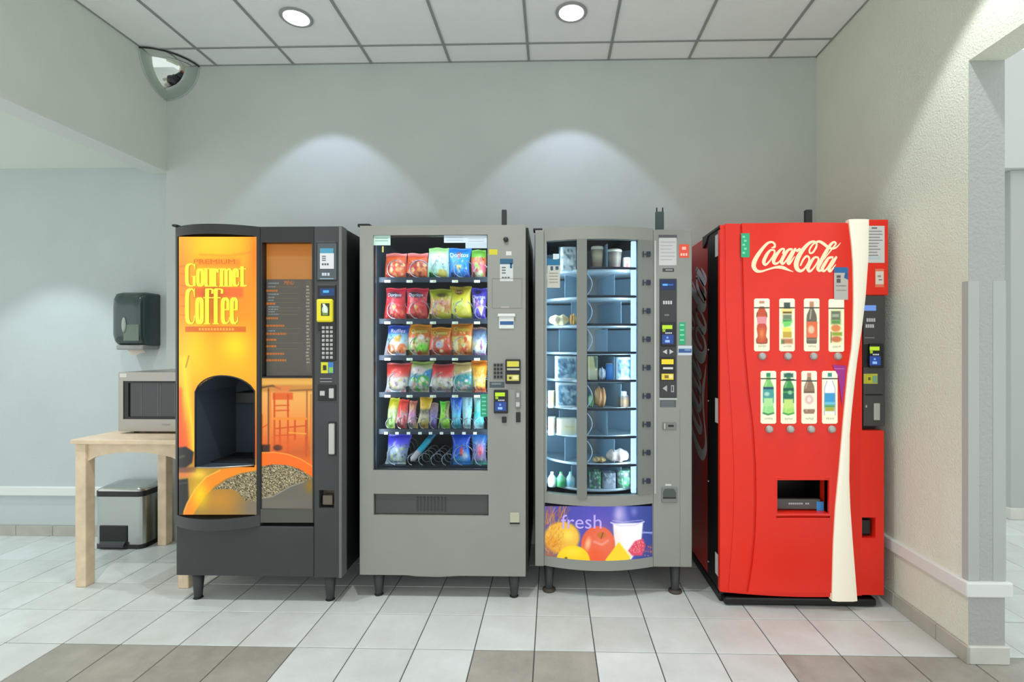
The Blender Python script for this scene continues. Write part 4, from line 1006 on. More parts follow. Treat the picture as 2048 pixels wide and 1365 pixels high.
# fruit sign
cv = Canvas(1089, 1013, 1306, 1123, (60,66,150)).grad([(1089,(110,90,150)),(1120,(74,74,170)),(1200,(78,74,180)),(1260,(66,80,170)),(1306,(50,66,140))], 'x')
cv.glow(1200,1040,40,20,(96,84,190),.7)
cv.poly([(1250,1012),(1262,1060),(1228,1060),(1232,1012)],(150,150,220),10,.5).glow(1238,1030,10,16,(206,190,240),.8).glow(1268,1024,6,8,(150,150,220),.6)
cv.poly([(1226,1048),(1286,1046),(1282,1090),(1262,1120),(1230,1112)],(250,248,250),3).line([(1222,1046),(1240,1052),(1270,1051),(1288,1044)],2.4,(220,220,250),2).line([(1225,1042),(1245,1045),(1285,1041)],1.2,(190,190,240),2).line([(1284,1066),(1306,1066)],2.4,(190,206,250),2,.8).line([(1286,1063),(1304,1069)],1,(150,180,240),2,.6)
q = random.Random(9)
for k in range(70):
    x = q.uniform(1088,1128); y0 = q.uniform(1030,1110); cv.line([(x,y0),(x+q.uniform(-4,18),y0-q.uniform(12,34))],1.1,q.choice([(226,160,60),(206,120,40),(240,190,90),(160,90,60)]),1,.8)
cv.ell(1124,1076,35,32,(240,180,60),6).glow(1136,1072,16,14,(250,226,90),.9).glow(1106,1090,20,16,(226,140,40),.7)
for k in range(60):
    x, y = q.uniform(1090,1128), q.uniform(1048,1112); cv.line([(x,y),(x+q.uniform(-6,6),y-q.uniform(2,8))],1,q.choice([(206,130,40),(250,210,110),(190,100,40)]),1,.8)
cv.glow(1098,1116,20,12,(190,110,40),.7)
cv.ell(1196,1090,34,37,(232,96,66),2).glow(1206,1082,22,26,(240,130,90),.6).glow(1190,1112,20,14,(240,90,40),.8).ell(1176,1088,5,11,(252,196,150),6,.2,.9).ell(1203,1071,9,6,(200,110,40),4).line([(1202,1078),(1206,1066)],1.6,(90,60,30),1).line([(1188,1084),(1204,1090),(1216,1082)],4,(246,170,160),4,.7)
cv.ell(1146,1124,34,32,(252,206,20),2).glow(1146,1104,20,10,(255,226,60),.8).ell(1132,1117,3,2.4,(120,90,10),1.5)
cv.poly([(1211,1120),(1238,1084),(1262,1114),(1256,1123),(1211,1123)],(254,214,40),2).line([(1238,1085),(1260,1114)],2,(255,236,150),2)
cv.poly([(1256,1102),(1270,1083),(1286,1078),(1291,1092),(1284,1112),(1264,1112)],(222,74,104),3)
for k in range(30): cv.ell(q.uniform(1262,1288),q.uniform(1084,1110),.9,1,(250,170,160),1)
for k in range(30): cv.line([(q.uniform(1288,1306),q.uniform(1088,1112))]*2,2.4,q.choice([(190,70,60),(120,80,60),(206,130,90)]),2,.8)
p = Print(SF); p.S = plane(YR+.004, fb_); p.canvas(cv, step=1); sg = p.build('fruit_sign', m_lit, fm)
p = Print(plane(YR+.004, fb_)); p.text('fresh', 1122, 1030, 1203, 1058, (190,170,244), .0014); p.build('lettering', m_lit, sg)
# right column
b = MB(); b.bbox(bx1+.001, fx1, YR, YR+.06, fzb, fzt, .004); b.build('control_column', m_grey, fm)
MB().box(at(1360,0,YR)[0]-.0008, at(1360,0,YR)[0]+.0008, YR-.0008, YR+.001, fzb+.01, at(0,815,YR)[2]).build('column_seam', m_grey2, fm)
MB().box(at(1308.5,0,YR)[0], at(1312,0,YR)[0], YR-.004, YR+.001, wz0, wz1).build('bright_edge', m_silver, fm)
def fplate(px0, py0, px1, py1, name, m, t=.006, r=.003, par=None): return plate(px0, py0, px1, py1, name, m, par or fm, t, YR, r)
p = Print(SR); p.rect(1317,470,1354,478,(90,86,96)); p.rect(1318,476,1353,531,(204,204,204),.0008)
for k in range(6): p.rect(1321,484+k*7,1347+q.uniform(-6,4),485.4+k*7,(168,168,172),.0012)
p.build('paper_notice', m_print, fm)
p = Print(SR); p.rect(1325,537,1348,544,(60,66,66)); p.rect(1331,539,1345,541.6,(150,156,156),.001); p.build('plaque', m_print, fm)
p = Print(SR); p.rect(1358,489,1378,516,(236,84,60)); p.rect(1364,494,1372,500,(250,196,180),.001)
for x in (1361,1366,1371): p.rect(x,507,x+3.4,512,(250,206,190),.001)
p.build('red_sticker', m_print, fm)
cs = fplate(1319, 558, 1353, 796, 'control_strip', mat('control_black', (52,54,56), .4), .006)
SQ = plane(YR-.0065)
p = Print(SQ); p.rect(1321,560,1351,580,(18,40,84)); p.rect(1325,568,1335,572,(90,170,240),.001); p.rect(1335,568.6,1346,571.4,(50,100,180),.001); p.build('display', m_litc, cs)
p = Print(SQ)
for k in range(4): p.rect(1326+k*4.8,602,1329.6+k*4.8,609,(196,198,198))
p.build('panel_lettering', m_print, cs)
p = Print(SQ); p.rect(1329,629,1338,632,(120,124,126)); p.build('panel_note', m_print, cs)
for tri in ([(1325,704),(1334,699),(1334,709)], [(1347,704),(1339,699),(1339,709)]):
    p = Print(SQ); p.poly(tri,(200,200,198)); p.build('arrow_button', m_print, cs)
p = Print(SQ); p.poly([(1325,777),(1334,771),(1334,784)],(176,176,174)); p.build('coin_mark', m_print, cs)
p = Print(SQ); p.rect(1342,771,1348,785,(170,170,168)); p.rect(1343.4,773,1346,783,(60,62,62),.001)
p.build('coin_slot', m_print, cs)
pay_reader(1322, 645, 1351, 693, YR-.006, cs, .01)
p = Print(SQ); p.rect(1320,715,1350,762,(16,16,16)); p.rect(1323,719,1347,729,(226,200,40),.001); p.rect(1326,735,1346,739,(196,196,190),.001); p.rect(1323,748,1347,760,(214,190,60),.001); p.rect(1329,751,1337,757,(120,100,40),.0014); p.rect(1338,750,1345,757,(226,210,140),.0014); p.build('bill_validator', print_mat('lit_validator'), cs)
p = Print(SR); p.rect(1319,797,1354,799.6,(214,216,214)); p.rect(1320,801,1352,815,(84,90,94),.0008)
for y in (804,808,812): p.rect(1323,y,1348,y+1.4,(120,128,132),.0012)
p.build('coin_plaque', m_print, fm)
lk = fplate(1325, 845, 1352, 860, 'lock_plate', m_grey2, .005); fplate(1327, 847, 1330, 858, 'lock_lug', m_silver, .012, .002, lk); fplate(1336, 850, 1347, 854, 'lock_key', m_dark, .007, .001, lk)
cr = fplate(1323, 975, 1354, 1006, 'coin_return', m_grey2, .006, .005)
p = Print(plane(YR-.0065)); p.poly([(1330,978),(1347,978),(1352,985),(1352,998),(1326,998),(1326,985)],(74,86,80)); p.rect(1331,969,1343,973,(206,208,206),-.005); p.rect(1326,995,1352,998,(30,34,32),.001); p.build('return_mouth', m_print, cr)
p = Print(SR); p.rect(1358,645,1371,690,(50,170,120))
for k in range(4): p.rect(1360,649+k*10,1368,652+k*10,(150,220,190),.001)
p.build('green_sticker', m_print, fm)
p = Print(SR); p.rect(1356,692,1384,711,(206,214,226)); p.rect(1357,698,1383,706,(50,90,150),.001); p.rect(1369,699,1381,702,(130,160,206),.0014); p.build('blue_sticker', m_print, fm)
# cabinet shell
c0, c1 = fx0-.004, fx1-.004; b = MB(); zr = wz0-.03
b.box(c0, c0+.03, YR+.06, 3.33, fzb, fzt-.01); b.box(bx1+.03, c1, YR+.06, 3.33, fzb, fzt-.01); b.box(c0+.03, bx1+.03, 3.30, 3.33, fzb, fzt-.01); b.box(c0+.03, bx1+.03, YR+.03, 3.30, fzt-.03, fzt-.01); b.box(c0+.03, bx1+.03, YR+.03, 3.30, fzb, zr)
b.build('cabinet', m_black, fm)
m_cool = mat('cool_lining', (140,168,186), .45)
b = MB(); b.box(c0+.031, c0+.035, YR+.02, 3.29, zr, fzt-.03); b.build('inner_side', m_cool, fm)
b = MB(); b.box(bx1+.025, bx1+.029, YR+.02, 3.29, zr, fzt-.03); b.build('inner_side', m_cool, fm)
b = MB(); b.box(c0+.035, bx1+.025, 3.285, 3.29, zr, fzt-.03); b.build('inner_back', m_cool, fm)
m_tube = mat('cold_tube', (255,255,255), .5, emit=(190,226,255), estr=.8)
for px, w_ in ((1091, .012), (1269, .028)):
    x = FX(px); MB().bbox(x-w_/2, x+w_/2, yff(x)+.022, yff(x)+.04, wz0+.004, wz1-.004, .004).build('lamp_tube', m_tube, fm)
for px, ang, en in ((1097, -38, 2.6), (1262, 38, 2.6)):
    x = FX(px); l = lamp('food_window_light', 'AREA', (0,0,0), en, (.78,.92,1), shape='RECTANGLE', size=.03, size_y=1.3)
    l.parent = fm; l.location = Vector((x, yff(x)+.035, (wz0+wz1)/2))-Vector(WORLD[fm.name]); l.rotation_euler = (math.radians(90), 0, math.radians(ang))
# turning drum: trays, dividers, spindle
TC = (bxm, YR+.33); TR = .325
m_tray = mat('tray_plastic', (186,206,216), .35)
m_rail = mat('navy_rail', (24,32,50), .4)
m_div = frost_mat('tinted_divider', (150,186,206), .5)
TZ = [FZ(535+57*k+1) for k in range(8)]+[FZ(988)]
trays = []
drum = MB(); drum.lathe([(.055, wz0-.02), (.055, wz1)], (TC[0], TC[1], 0), 20); dr = drum.build('spindle', mat('spindle_beige', (178,176,170), .5), fm)
for k, z in enumerate(TZ):
    b = MB(); b.lathe([(.05, z-.010), (TR-.004, z-.010), (TR, z-.008), (TR, z+.004), (TR-.006, z+.004), (TR-.008, z), (.05, z)], (TC[0], TC[1], 0), 40)
    t = b.build('tray', m_tray, fm); trays.append(t)
    if k < 8:
        b = MB(); xs = np.linspace(FX(1174.5), FX(1273), 10); b.tube([(x, yff(x)+.024, z+.002) for x in xs], .0075, 6); b.build('door_rail', m_rail, fdoor)
    top = (TZ[k-1]-.010) if k else wz1
    for a_ in range(7):
        an = -math.pi/2+.16+(k % 3)*.13+a_*2*math.pi/7; ca, sa = math.cos(an), math.sin(an); h = (top-z)
        V = [(TC[0]+r*ca-s_*sa*.0015, TC[1]+r*sa+s_*ca*.0015, zz) for zz in (z, z+h*.93) for r, s_ in ((.056,-1),(TR-.012,-1),(TR-.012,1),(.056,1))]
        MB().add(V, [(3,2,1,0),(4,5,6,7),(0,1,5,4),(1,2,6,5),(2,3,7,6),(3,0,4,7)]).build('divider', m_div, t)
    if k in (1,2,3,5,6,7):
        x0 = FX(1176); path = [(x0+.026*math.sin(math.pi*u), yff(x0)+.05, z+.012+(top-z-.024)*u) for u in np.linspace(0, 1, 13)]
        MB().tube(path, .0026, 5).build('wire_guard', mat('pale_wire', (190,214,226), .35), t)
for px in (1098, 1350):
    for y in (YR+.05, 3.24):
        l_ = leg_mb(at(px, 1150, YR+.05)[0], y, fzb+.004, .03, .02).build('leg', m_leg, fm)
        f = MB(); f.lathe([(.036, 0), (.036, .010), (.02, .016)], (at(px, 1150, YR+.05)[0], y, 0), 16); f.build('foot', mat('foot_pad', (74,64,58), .6), l_)
MB().bbox(fx0-.01, fx0+.04, YR+.01, YR+.07, fzt-.002, fzt+.014, .004).build('hinge', m_black, fm)
xa_ = at(1319, 440, YR+.2)[0]; zt_ = at(1319, 424, YR+.2)[2]
an = MB().bbox(xa_-.024, xa_+.024, YR+.19, YR+.21, fzt-.012, zt_, .004).build('antenna', mat('antenna_teal', (74,94,92), .5), fm)
for dx in (-.016, .018): MB().tube([(xa_+dx, YR+.2, zt_-.004), (xa_+dx, YR+.2, zt_+.024)], .004, 6).build('antenna_tip', m_black, an)
MB().box(fx0+.25, fx0+.62, YR+.12, YR+.4, fzb-.05, fzb-.001).build('under_tray', m_dark, fm)

# notice card on the left pane
p = Print(plane(YR+.011, fb_)); p.rect(1094,520,1120,576,(196,194,184)); p.rect(1094,518,1120,531,(30,110,150),.001); p.rect(1101,533,1106,541,(60,84,110),.0012); p.rect(1111,533,1117,540,(60,84,110),.0012)
for k in range(4): p.rect(1098,546+k*6,1116,547.6+k*6,(150,150,146),.0012)
p.rect(1106,508,1118,519,(206,222,226),.0006); p.build('glass_notice', m_print, fm)

# food on the trays
def tray_z(py): return min(TZ, key=lambda z: abs(z-FZ(py)))+.0006
GF = 'food in the chilled machine'
m_food = print_mat('food_print', rough=.4)
def carton(label, px0, py0, px1, py1, cv, depth=.07, Y=YR+.035, cat='food box', name='food_box', taper=0, roof=False):
    x0, _, z1 = at(px0, py0, Y); x1 = at(px1, py1, Y)[0]; z0 = tray_z(py1); m = MB(); n = 14; nz = 18
    us, vs_ = np.linspace(0, 1, n), np.linspace(0, 1, nz); col = lin(np.clip(cv.sample(us*100, vs_*100), 0, 255)); cx = (x0+x1)/2; hw = (x1-x0)/2; r = .012
    P = []
    for v in vs_:
        s_ = 1-taper*v if not roof else 1
        P.append([(cx+(2*u-1)*hw*s_, Y+r*(abs(2*u-1)**6)+depth*.15*taper*v, z1+(z0-z1)*v) for u in us])
    m.grid(P, col=col); P = np.array(P); Bk = P.copy(); Bk[..., 1] = Y+depth
    m.grid(Bk[:, ::-1], col=col[:, ::-1])
    side = lambda A, B_, c: m.grid(np.stack([A, B_], 1), col=np.stack([c, c], 1))
    side(Bk[:, 0], P[:, 0], col[:, 0]); side(P[:, -1], Bk[:, -1], col[:, -1]); side(Bk[0][::-1], P[0][::-1], col[0][::-1]); side(P[-1][::-1], Bk[-1][::-1], col[-1][::-1])
    return tag(m.build(name, m_food, loc=(cx, Y+depth/2, z0)), label, cat, GF)
def turned(label, px0, py0, px1, py1, prof, cat, name, Y=YR+.07):
    """prof: (radius share, height share, colour)"""
    x0, _, z1 = at(px0, py0, Y); x1 = at(px1, py1, Y)[0]; z0 = tray_z(py1); R, H = (x1-x0)/2, z1-z0
    m = MB(); m.lathe([(r*R, h*H) for r, h, c in prof], ((x0+x1)/2, Y, z0), 20, col=[tuple(lin(c)) for r, h, c in prof])
    return tag(m.build(name, m_food, loc=((x0+x1)/2, Y, z0)), label, cat, GF)
c = cvs((0,(190,210,216)),(30,(214,222,222)),(100,(190,204,206))); speck(c,5,15,95,95,[(110,130,140),(232,238,238),(150,170,176)],30,8,2)
carton('white patterned tub on the top tray behind the left pane', 1121, 494, 1152, 541, c)
cupp = lambda a, b_, c_: [(.72,0,c_),(.74,.02,c_),(.82,.3,b_),(.9,.6,a),(.96,.86,b_),(1.0,.88,(226,224,206)),(1.02,.94,(220,220,200)),(.9,1.0,(206,206,190))]
turned('paper cup with a pale green lid on the top tray', 1182, 494, 1207, 533, cupp((200,190,150),(150,130,110),(170,120,90)), 'food cup', 'food_cup')
turned('paper cup with a cream lid on the top tray', 1213, 500, 1244, 533, cupp((150,140,124),(120,112,104),(150,110,84)), 'food cup', 'food_cup')
c = cvs((0,(220,226,230)),(30,(232,232,232)),(100,(220,220,224))); c.rect(30,40,66,90,(206,80,80),6)
carton('small white carton with a red mark on the top tray', 1247, 515, 1262, 535, c, .05)
def wrap(label, px0, py0, px1, py1, cols, seed, Y=YR+.06, cat='sandwich', name='wrapped_sandwich', rz=.5):
    """lumpy wrapped roll lying on a tray"""
    x0, _, z1 = at(px0, py0, Y); x1 = at(px1, py1, Y)[0]; z0 = tray_z(py1); q = random.Random(seed); m = MB(); nu, nv = 26, 16; P = np.zeros((nv, nu, 3)); K = np.zeros((nv, nu, 3))
    for j in range(nv):
        for i in range(nu):
            u = i/(nu-1); a = 2*math.pi*j/(nv-1); e = max(.02, (1-abs(2*u-1)**3.2))**.5; w_ = 1+.10*math.sin(u*17+seed)+.07*math.sin(3*a+u*9+seed)
            P[j,i] = (x0+(x1-x0)*u, Y+.038*e*w_*math.cos(a), max(z0, z0+(z1-z0)*.5*(1+e*w_*math.sin(a)*.95))); K[j,i] = q.choice(cols)
    K = (K+np.roll(K,1,0)+np.roll(K,1,1))/3
    m.grid(P, col=lin(K)); return tag(m.build(name, m_food, loc=((x0+x1)/2, Y, z0)), label, cat, GF)
wrap('wrapped pale roll on the third tray behind the left pane', 1098, 630, 1138, 649, [(236,226,190),(226,206,150),(240,236,220),(214,190,130)], 2)
wrap('orange filled roll end on the third tray beside the mullion', 1139, 628, 1153, 648, [(226,170,80),(236,200,130),(206,140,60)], 4)
def icebox(seed):
    c = Canvas(0,0,100,100,(110,150,176)); speck(c,10,10,95,92,[(150,196,216),(80,120,150),(180,214,226),(60,100,130)],46,8,seed); c.rect(0,0,12,100,(232,242,244),4).rect(0,90,100,100,(220,234,240),4).rect(0,0,100,9,(206,226,232),4); return c
carton('frosted blue salad box behind the left pane, upper of two', 1110, 713, 1153, 757, icebox(3)); carton('frosted blue salad box behind the left pane, lower of two', 1111, 766, 1153, 818, icebox(5))
c = cvs((0,(226,220,200)),(100,(220,214,190)))
carton('cream food box at the far left edge of the left pane', 1096, 783, 1109, 812, cvs((0,(206,206,180)),(60,(226,190,120)),(100,(200,200,190))), .06)
c = cvs((0,(244,242,226)),(60,(246,240,206)),(100,(226,236,230))); c.line([(45,45),(85,48)],5,(200,170,150),5,.7); c.glow(80,60,20,20,(250,240,180),.8)
carton('white and cream box on the seventh tray behind the left pane', 1113, 839, 1153, 873, c); carton('pale green and red box left on the seventh tray', 1096, 836, 1111, 866, cvs((0,(190,206,190)),(50,(190,150,140)),(100,(180,200,196))), .06)
c = cvs((0,(226,220,170)),(40,(214,206,140)),(60,(230,226,190)),(100,(206,206,170))); c.poly([(55,0),(100,0),(100,55),(70,45)],(70,110,90),6)
carton('cream and green sandwich pack behind the right pane', 1176, 713, 1196, 762, c)
wrap('silver wrapped pack behind the right pane beside a blue can', 1196, 735, 1211, 762, [(190,206,216),(160,176,190),(214,222,226)], 5)
turned('blue drink can on the fifth tray behind the right pane', 1211, 727, 1227, 762, [(.8,0,(150,160,170)),(1,.04,(50,130,206)),(1,.3,(40,120,200)),(1,.7,(60,140,214)),(1,.92,(50,130,206)),(.85,1,(170,180,190))], 'drink can', 'drink_can')
carton('pale frosted box on the fifth tray at the right', 1232, 715, 1262, 762, icebox(8), .07)
wrap('golden sandwich half on the sixth tray behind the right pane', 1188, 774, 1212, 819, [(206,140,80),(220,170,110),(190,120,70),(226,190,140)], 7); wrap('green salad pack on the sixth tray beside the mullion', 1176, 788, 1188, 819, [(150,200,150),(190,220,180),(120,170,120)], 8)
turned('brown jar with a pale lid on the sixth tray', 1236, 783, 1258, 819, [(.9,0,(110,100,90)),(1,.05,(120,104,88)),(1,.4,(150,120,84)),(1,.6,(120,104,90)),(.9,.72,(130,120,110)),(.6,.78,(190,196,196)),(.62,.95,(200,206,206)),(.5,1,(200,206,206))], 'food jar', 'food_jar')
wrap('pastry with a checked crust on the eighth tray', 1185, 914, 1212, 932, [(226,190,120),(206,160,90),(240,226,190),(120,90,60)], 9, cat='pastry', name='pastry'); wrap('long pale baguette roll on the eighth tray', 1212, 898, 1258, 931, [(206,190,180),(220,210,200),(190,170,160)], 10)
bot = lambda a, b_: [(.8,0,a),(1,.03,a),(1,.3,b_),(1,.55,a),(.6,.75,a),(.35,.85,(200,220,210)),(.38,.97,b_),(.3,1,b_)]
for k, (px, a, b_, w_) in enumerate(((1104,(206,226,226),(230,240,240),'white bottle at the left of the bottom tray'),(1122,(120,206,150),(60,180,100),'green bottle on the bottom tray behind the left pane'),(1141,(190,220,226),(130,206,226),'aqua bottle on the bottom tray beside the mullion'))):
    turned(w_, px-9, 944, px+9, 990, bot(a, b_), 'bottle', 'drink_bottle')
def salad(seed): c = Canvas(0,0,100,100,(90,110,110)); return speck(c,2,2,98,98,[(60,160,90),(130,200,140),(60,90,90),(170,190,190),(40,120,70)],40,9,seed)
carton('green salad pack on the bottom tray beside the mullion, right pane', 1179, 945, 1203, 988, salad(1)); c = cvs((0,(110,124,140)),(40,(150,160,176)),(100,(170,180,196))); speck(c,5,5,95,60,[(90,110,120),(190,196,206)],16,9,4)
carton('grey blue food pack in the middle of the bottom tray', 1205, 947, 1232, 989, c); carton('dark green salad pack at the right of the bottom tray', 1235, 942, 1261, 988, salad(6))

# ------------------------------------------------------------------ red cola machine
YK = 2.62
kx0, kx1 = at(1440, 700, YK)[0], at(1768, 700, YK)[0]; kxr = at(1762, 700, YK)[0]
kzt, kzb = at(1600, 447, YK)[2], at(1600, 1186, YK)[2]
km = thing('cola_vending_machine', 'tall red cola machine with a white wave ribbon and lit bottle pictures', 'vending machine', ((kx0+kx1)/2, (YK+3.33)/2, 0))
m_red = mat('red_gloss', (238,43,25), .3, spec=.35, coat=.15, var=.03, vscale=2.5)
m_redd = mat('red_side', (214,40,34), .35, coat=.2)
m_blk2 = mat('black_door_edge', (10,10,12), .4)
kxm, khw = (kx0+kx1)/2, (kx1-kx0)/2
def kb(x):
    t = (x-kxm)/khw; return .045*(1-t*t) if abs(t) < 1 else 0
ykf = lambda x: YK-kb(x)
SK = plane(YK, kb)
KX = lambda px: SK(px, 900)[0]
# cabinet with its red side panel
b = MB(); b.box(kx0+.012, kxr-.02, YK+.22, 3.33, .05, kzt-.01); b.build('cabinet', m_redd, km)
b = MB(); b.bbox(kx0+.006, kxr-.03, YK+.03, 3.33, 0.0, .05, .008); b.build('base', mat('black_base', (18,18,19), .5), km)
b = MB(); b.bbox(kx0+.02, kxr-.03, YK-.015, YK+.05, .004, .045, .01); b.build('kick_plate', m_blk2, km)
b = MB(); b.prism([(YK+.01, kzt-.006), (YK+.30, kzt-.006), (YK+.30, kzt-.07), (YK+.24, kzt-.05), (YK+.2, kzt-.02), (YK+.01, kzt-.018)], kx0-.001, kx0+.03, 'x'); b.build('top_corner', m_char2, km)
for a_, e_ in ((470, 513), (797, 846), (1108, 1150)):
    z1, z0 = at(1432, a_, YK+.06)[2], at(1432, e_, YK+.06)[2]; MB().box(kx0+.002, kx0+.0046, YK+.04, YK+.085, z0, z1).build('edge_label', mat('white_label', (200,200,198), .5), km)
for py in (700, 802, 963, 1124):
    z = at(1420, py, YK+.2)[2]; b = MB(); b.tube([(kx0-.002, YK+.2, z), (kx0+.006, YK+.2, z)], .005, 8); b.build('rivet', m_silver, km)
# red bowed front with the delivery opening
oz0, oz1 = SK(1600,1026)[2], SK(1600,957)[2]; ox0, ox1 = SK(1552,990)[0], SK(1655,990)[0]
b = MB(); xs = sorted(set(np.linspace(kx0, KX(1724), 33).tolist()+[ox0, ox1])); 
cells(b, xs, [kzb, oz0, oz1, kzt-.03], lambda x, z: ox0 < x < ox1 and oz0 < z < oz1, ykf, YK+.03)
front = b.build('door_front', m_red, km)
b = MB(); panel(b, kx0+.004, kxr-.01, .06, kzt-.004, [(ox0, ox1, oz0, oz1)], YK+.03, YK+.2); b.box(kx0+.004, kxr-.01, YK+.2, YK+.22, .06, kzt-.004); b.build('door_core', m_blk2, km)
b = MB(); P = []
for u in np.linspace(0, 1, 7):
    a = u*math.pi/2; P.append([(x, ykf(x)+.03*(1-math.cos(a)), kzt-.03+.03*math.sin(a)) for x in np.linspace(kx0, KX(1733), 30)])
P.append([(x, YK+.035, kzt) for x in np.linspace(kx0, KX(1733), 30)])
b.grid(P[::-1]); b.build('front_crown', m_red, front)
def interp(tab, y): return float(np.interp(y, [t[1] for t in tab], [t[0] for t in tab]))
PL = [(1482,446),(1484,520),(1486,600),(1488,690),(1496,780),(1505,850),(1510,930),(1511,1000),(1509,1070),(1503,1130),(1494,1186)]
PL2 = [(1450,446),(1450,600),(1454,690),(1464,850),(1468,950),(1466,1050),(1456,1186)]
RL = [(1693,440),(1699,490),(1702,531),(1703,599),(1702,658),(1699,700),(1692,742),(1683,837),(1675,930),(1667,1014),(1663,1084),(1660,1199)]
RR = [(1733,440),(1732,517),(1726,599),(1719,658),(1710,720),(1706,753),(1699,820),(1695,868),(1694,959),(1696,1014),(1701,1084),(1710,1199)]
def strip(ya, yb_, fl_, fr_, ny, nx, lift, name, m, par, hole=None, col=None, edge=.0):
    ys = np.linspace(ya, yb_, ny); b = MB(); P = np.zeros((ny, nx, 3)); kp = np.ones((ny-1, nx-1), bool)
    for j, y in enumerate(ys):
        l, r = fl_(y), fr_(y)
        for i in range(nx):
            px = l+(r-l)*i/(nx-1); e = min(i, nx-1-i)/(nx-1); P[j,i] = SK(px, y, lift-(edge if i in (0, nx-1) else 0))
            if hole and j < ny-1 and i < nx-1:
                cxp, cyp = l+(r-l)*(i+.5)/(nx-1), (ys[j]+ys[j+1])/2; kp[j,i] = not (hole[0] < cxp < hole[2] and hole[1] < cyp < hole[3])
    b.grid(P, keep=kp, col=col)
    for i, sg in ((0, 1), (nx-1, -1)):
        A = P[:, i].copy(); Bq = A.copy(); Bq[:, 1] += lift+.004; q = [A, Bq][::-sg] if sg < 0 else [Bq, A]
        b.grid(np.stack(q if sg > 0 else [A, Bq], 1), col=col)
    for j in (0, ny-1):
        A = P[j].copy(); Bq = A.copy(); Bq[:, 1] += lift+.004; b.grid(np.stack([A, Bq] if j else [Bq, A], 0), col=col)
    return b.build(name, m, par)
strip(448, 1184, lambda y: interp(PL, y), lambda y: interp(RL, y)-1, 60, 40, .014, 'raised_panel', m_red, front, (1549, 954, 1658, 1029))
strip(448, 1182, lambda y: interp(PL2, y), lambda y: interp(PL, y)-4, 40, 6, .006, 'left_flank', m_red, front)
m_rib = mat('ribbon_white', (236,234,222), .35, emit=(255,236,190), estr=.22)
strip(441, 1199, lambda y: interp(RL, y), lambda y: interp(RR, y), 70, 6, .026, 'wave_ribbon', m_rib, front, edge=.006)
# bezel of the delivery opening, well and flap
def ring(px0, py0, px1, py1, w_, lift, name, m, par, S=SK):
    b = MB(); o = [(px0-w_,py0-w_),(px1+w_,py0-w_),(px1+w_,py1+w_),(px0-w_,py1+w_)]; i_ = [(px0,py0),(px1,py0),(px1,py1),(px0,py1)]
    V = [S(x, y, lift-.004) for x, y in o]+[S(x, y, lift) for x, y in [(px0-w_*.5,py0-w_*.5),(px1+w_*.5,py0-w_*.5),(px1+w_*.5,py1+w_*.5),(px0-w_*.5,py1+w_*.5)]]+[S(x, y, lift-.002) for x, y in i_]+[S(x, y, -.03) for x, y in i_]+[S(x, y, -.004) for x, y in o]
    Fs = []
    for r_, s_ in ((4,0),(0,1),(1,2),(2,3)):
        for k in range(4): Fs.append((r_*4+(k+1) % 4, r_*4+k, s_*4+k, s_*4+(k+1) % 4))
    b.add(V, [f[::-1] for f in Fs]); return b.build(name, m, par)
ring(1552, 957, 1655, 1026, 6, .017, 'slot_bezel', m_red, front)
b = MB(); yw = YK+.195; b.box(ox0, ox1, yw-.003, yw, oz0, oz1); well = b.build('delivery_well', m_blk2, km)
p = Print(plane(YK, lambda X: -.004)); p.S = plane(YK+.004)
b = MB(); q0 = SK(1553,1002); q1 = SK(1648,1024); b.bbox(q0[0], q1[0], YK-.012, YK+.012, q1[2], q0[2], .004); flap = b.build('delivery_flap', mat('flap_grey', (84,84,82), .45), km)
p = Print(plane(YK-.0125)); [p.rect(1577+k*4.2, 1006.2, 1580.2+k*4.2, 1009.6, (190,190,188)) for k in range(10) if k != 7]; p.build('flap_lettering', m_print, flap)
p = Print(plane(YK-.0125)); p.rect(1633,1004,1647,1022,(60,150,226)); p.build('blue_sticker', m_print, flap)
# script lettering traced as brush strokes in a 2048x945 box
LOGO = [
 [(505,270,20),(560,260,50),(572,205,44),(520,155,44),(430,172,52),(330,270,66),(220,420,84),(145,560,96),(130,670,92),(190,755,74),(290,768,44),(420,730,34),(560,690,44),(680,680,70),(770,700,70),(860,740,40),(960,778,8)],
 [(560,325,36),(480,325,46),(395,430,70),(340,565,78),(372,628,56),(440,580,36),(535,450,34),(568,365,38),(560,325,36)],
 [(745,385,44),(768,305,40),(700,310,48),(600,430,74),(545,550,76),(578,608,60),(650,580,34),(735,470,14)],
 [(930,302,44),(850,322,54),(760,450,74),(710,565,72),(742,606,52),(812,540,30),(935,330,26)], [(1000,300,54),(920,440,72),(852,565,72),(880,605,52),(990,455,12)],
 [(1040,338,54),(1092,302,54)],
 [(1452,190,36),(1400,142,44),(1300,172,60),(1180,290,80),(1080,440,98),(1022,600,104),(1042,715,92),(1120,760,60),(1205,700,38),(1280,570,34),(1292,485,42),(1240,450,46),(1170,520,42),(1112,640,36)],
 [(1452,180,36),(1440,260,44),(1372,368,40),(1310,384,36),(1302,310,36),(1370,205,34),(1450,152,42),(1520,145,56),(1600,192,66),(1680,252,60),(1780,290,46),(1870,260,34),(1955,165,8)],
 [(1470,474,40),(1400,482,46),(1320,590,72),(1268,705,78),(1302,768,52),(1372,715,34),(1460,590,34),(1490,510,40),(1470,474,40)],
 [(1600,525,14),(1750,325,30),(1850,195,40),(1815,152,40),(1740,212,60),(1640,370,76),(1540,560,82),(1478,695,76),(1512,756,54),(1582,700,28),(1690,545,12)],
 [(1785,472,42),(1700,492,52),(1620,610,72),(1568,715,72),(1602,762,52),(1672,700,30),(1790,505,26)], [(1860,472,48),(1780,600,72),(1708,715,72),(1742,762,52),(1850,625,12)]]
k_ = 195/2048
p = Print(plane(YK-.016, kb)); m_cream = print_mat('backlit_lettering', emit=.85, base=.3)
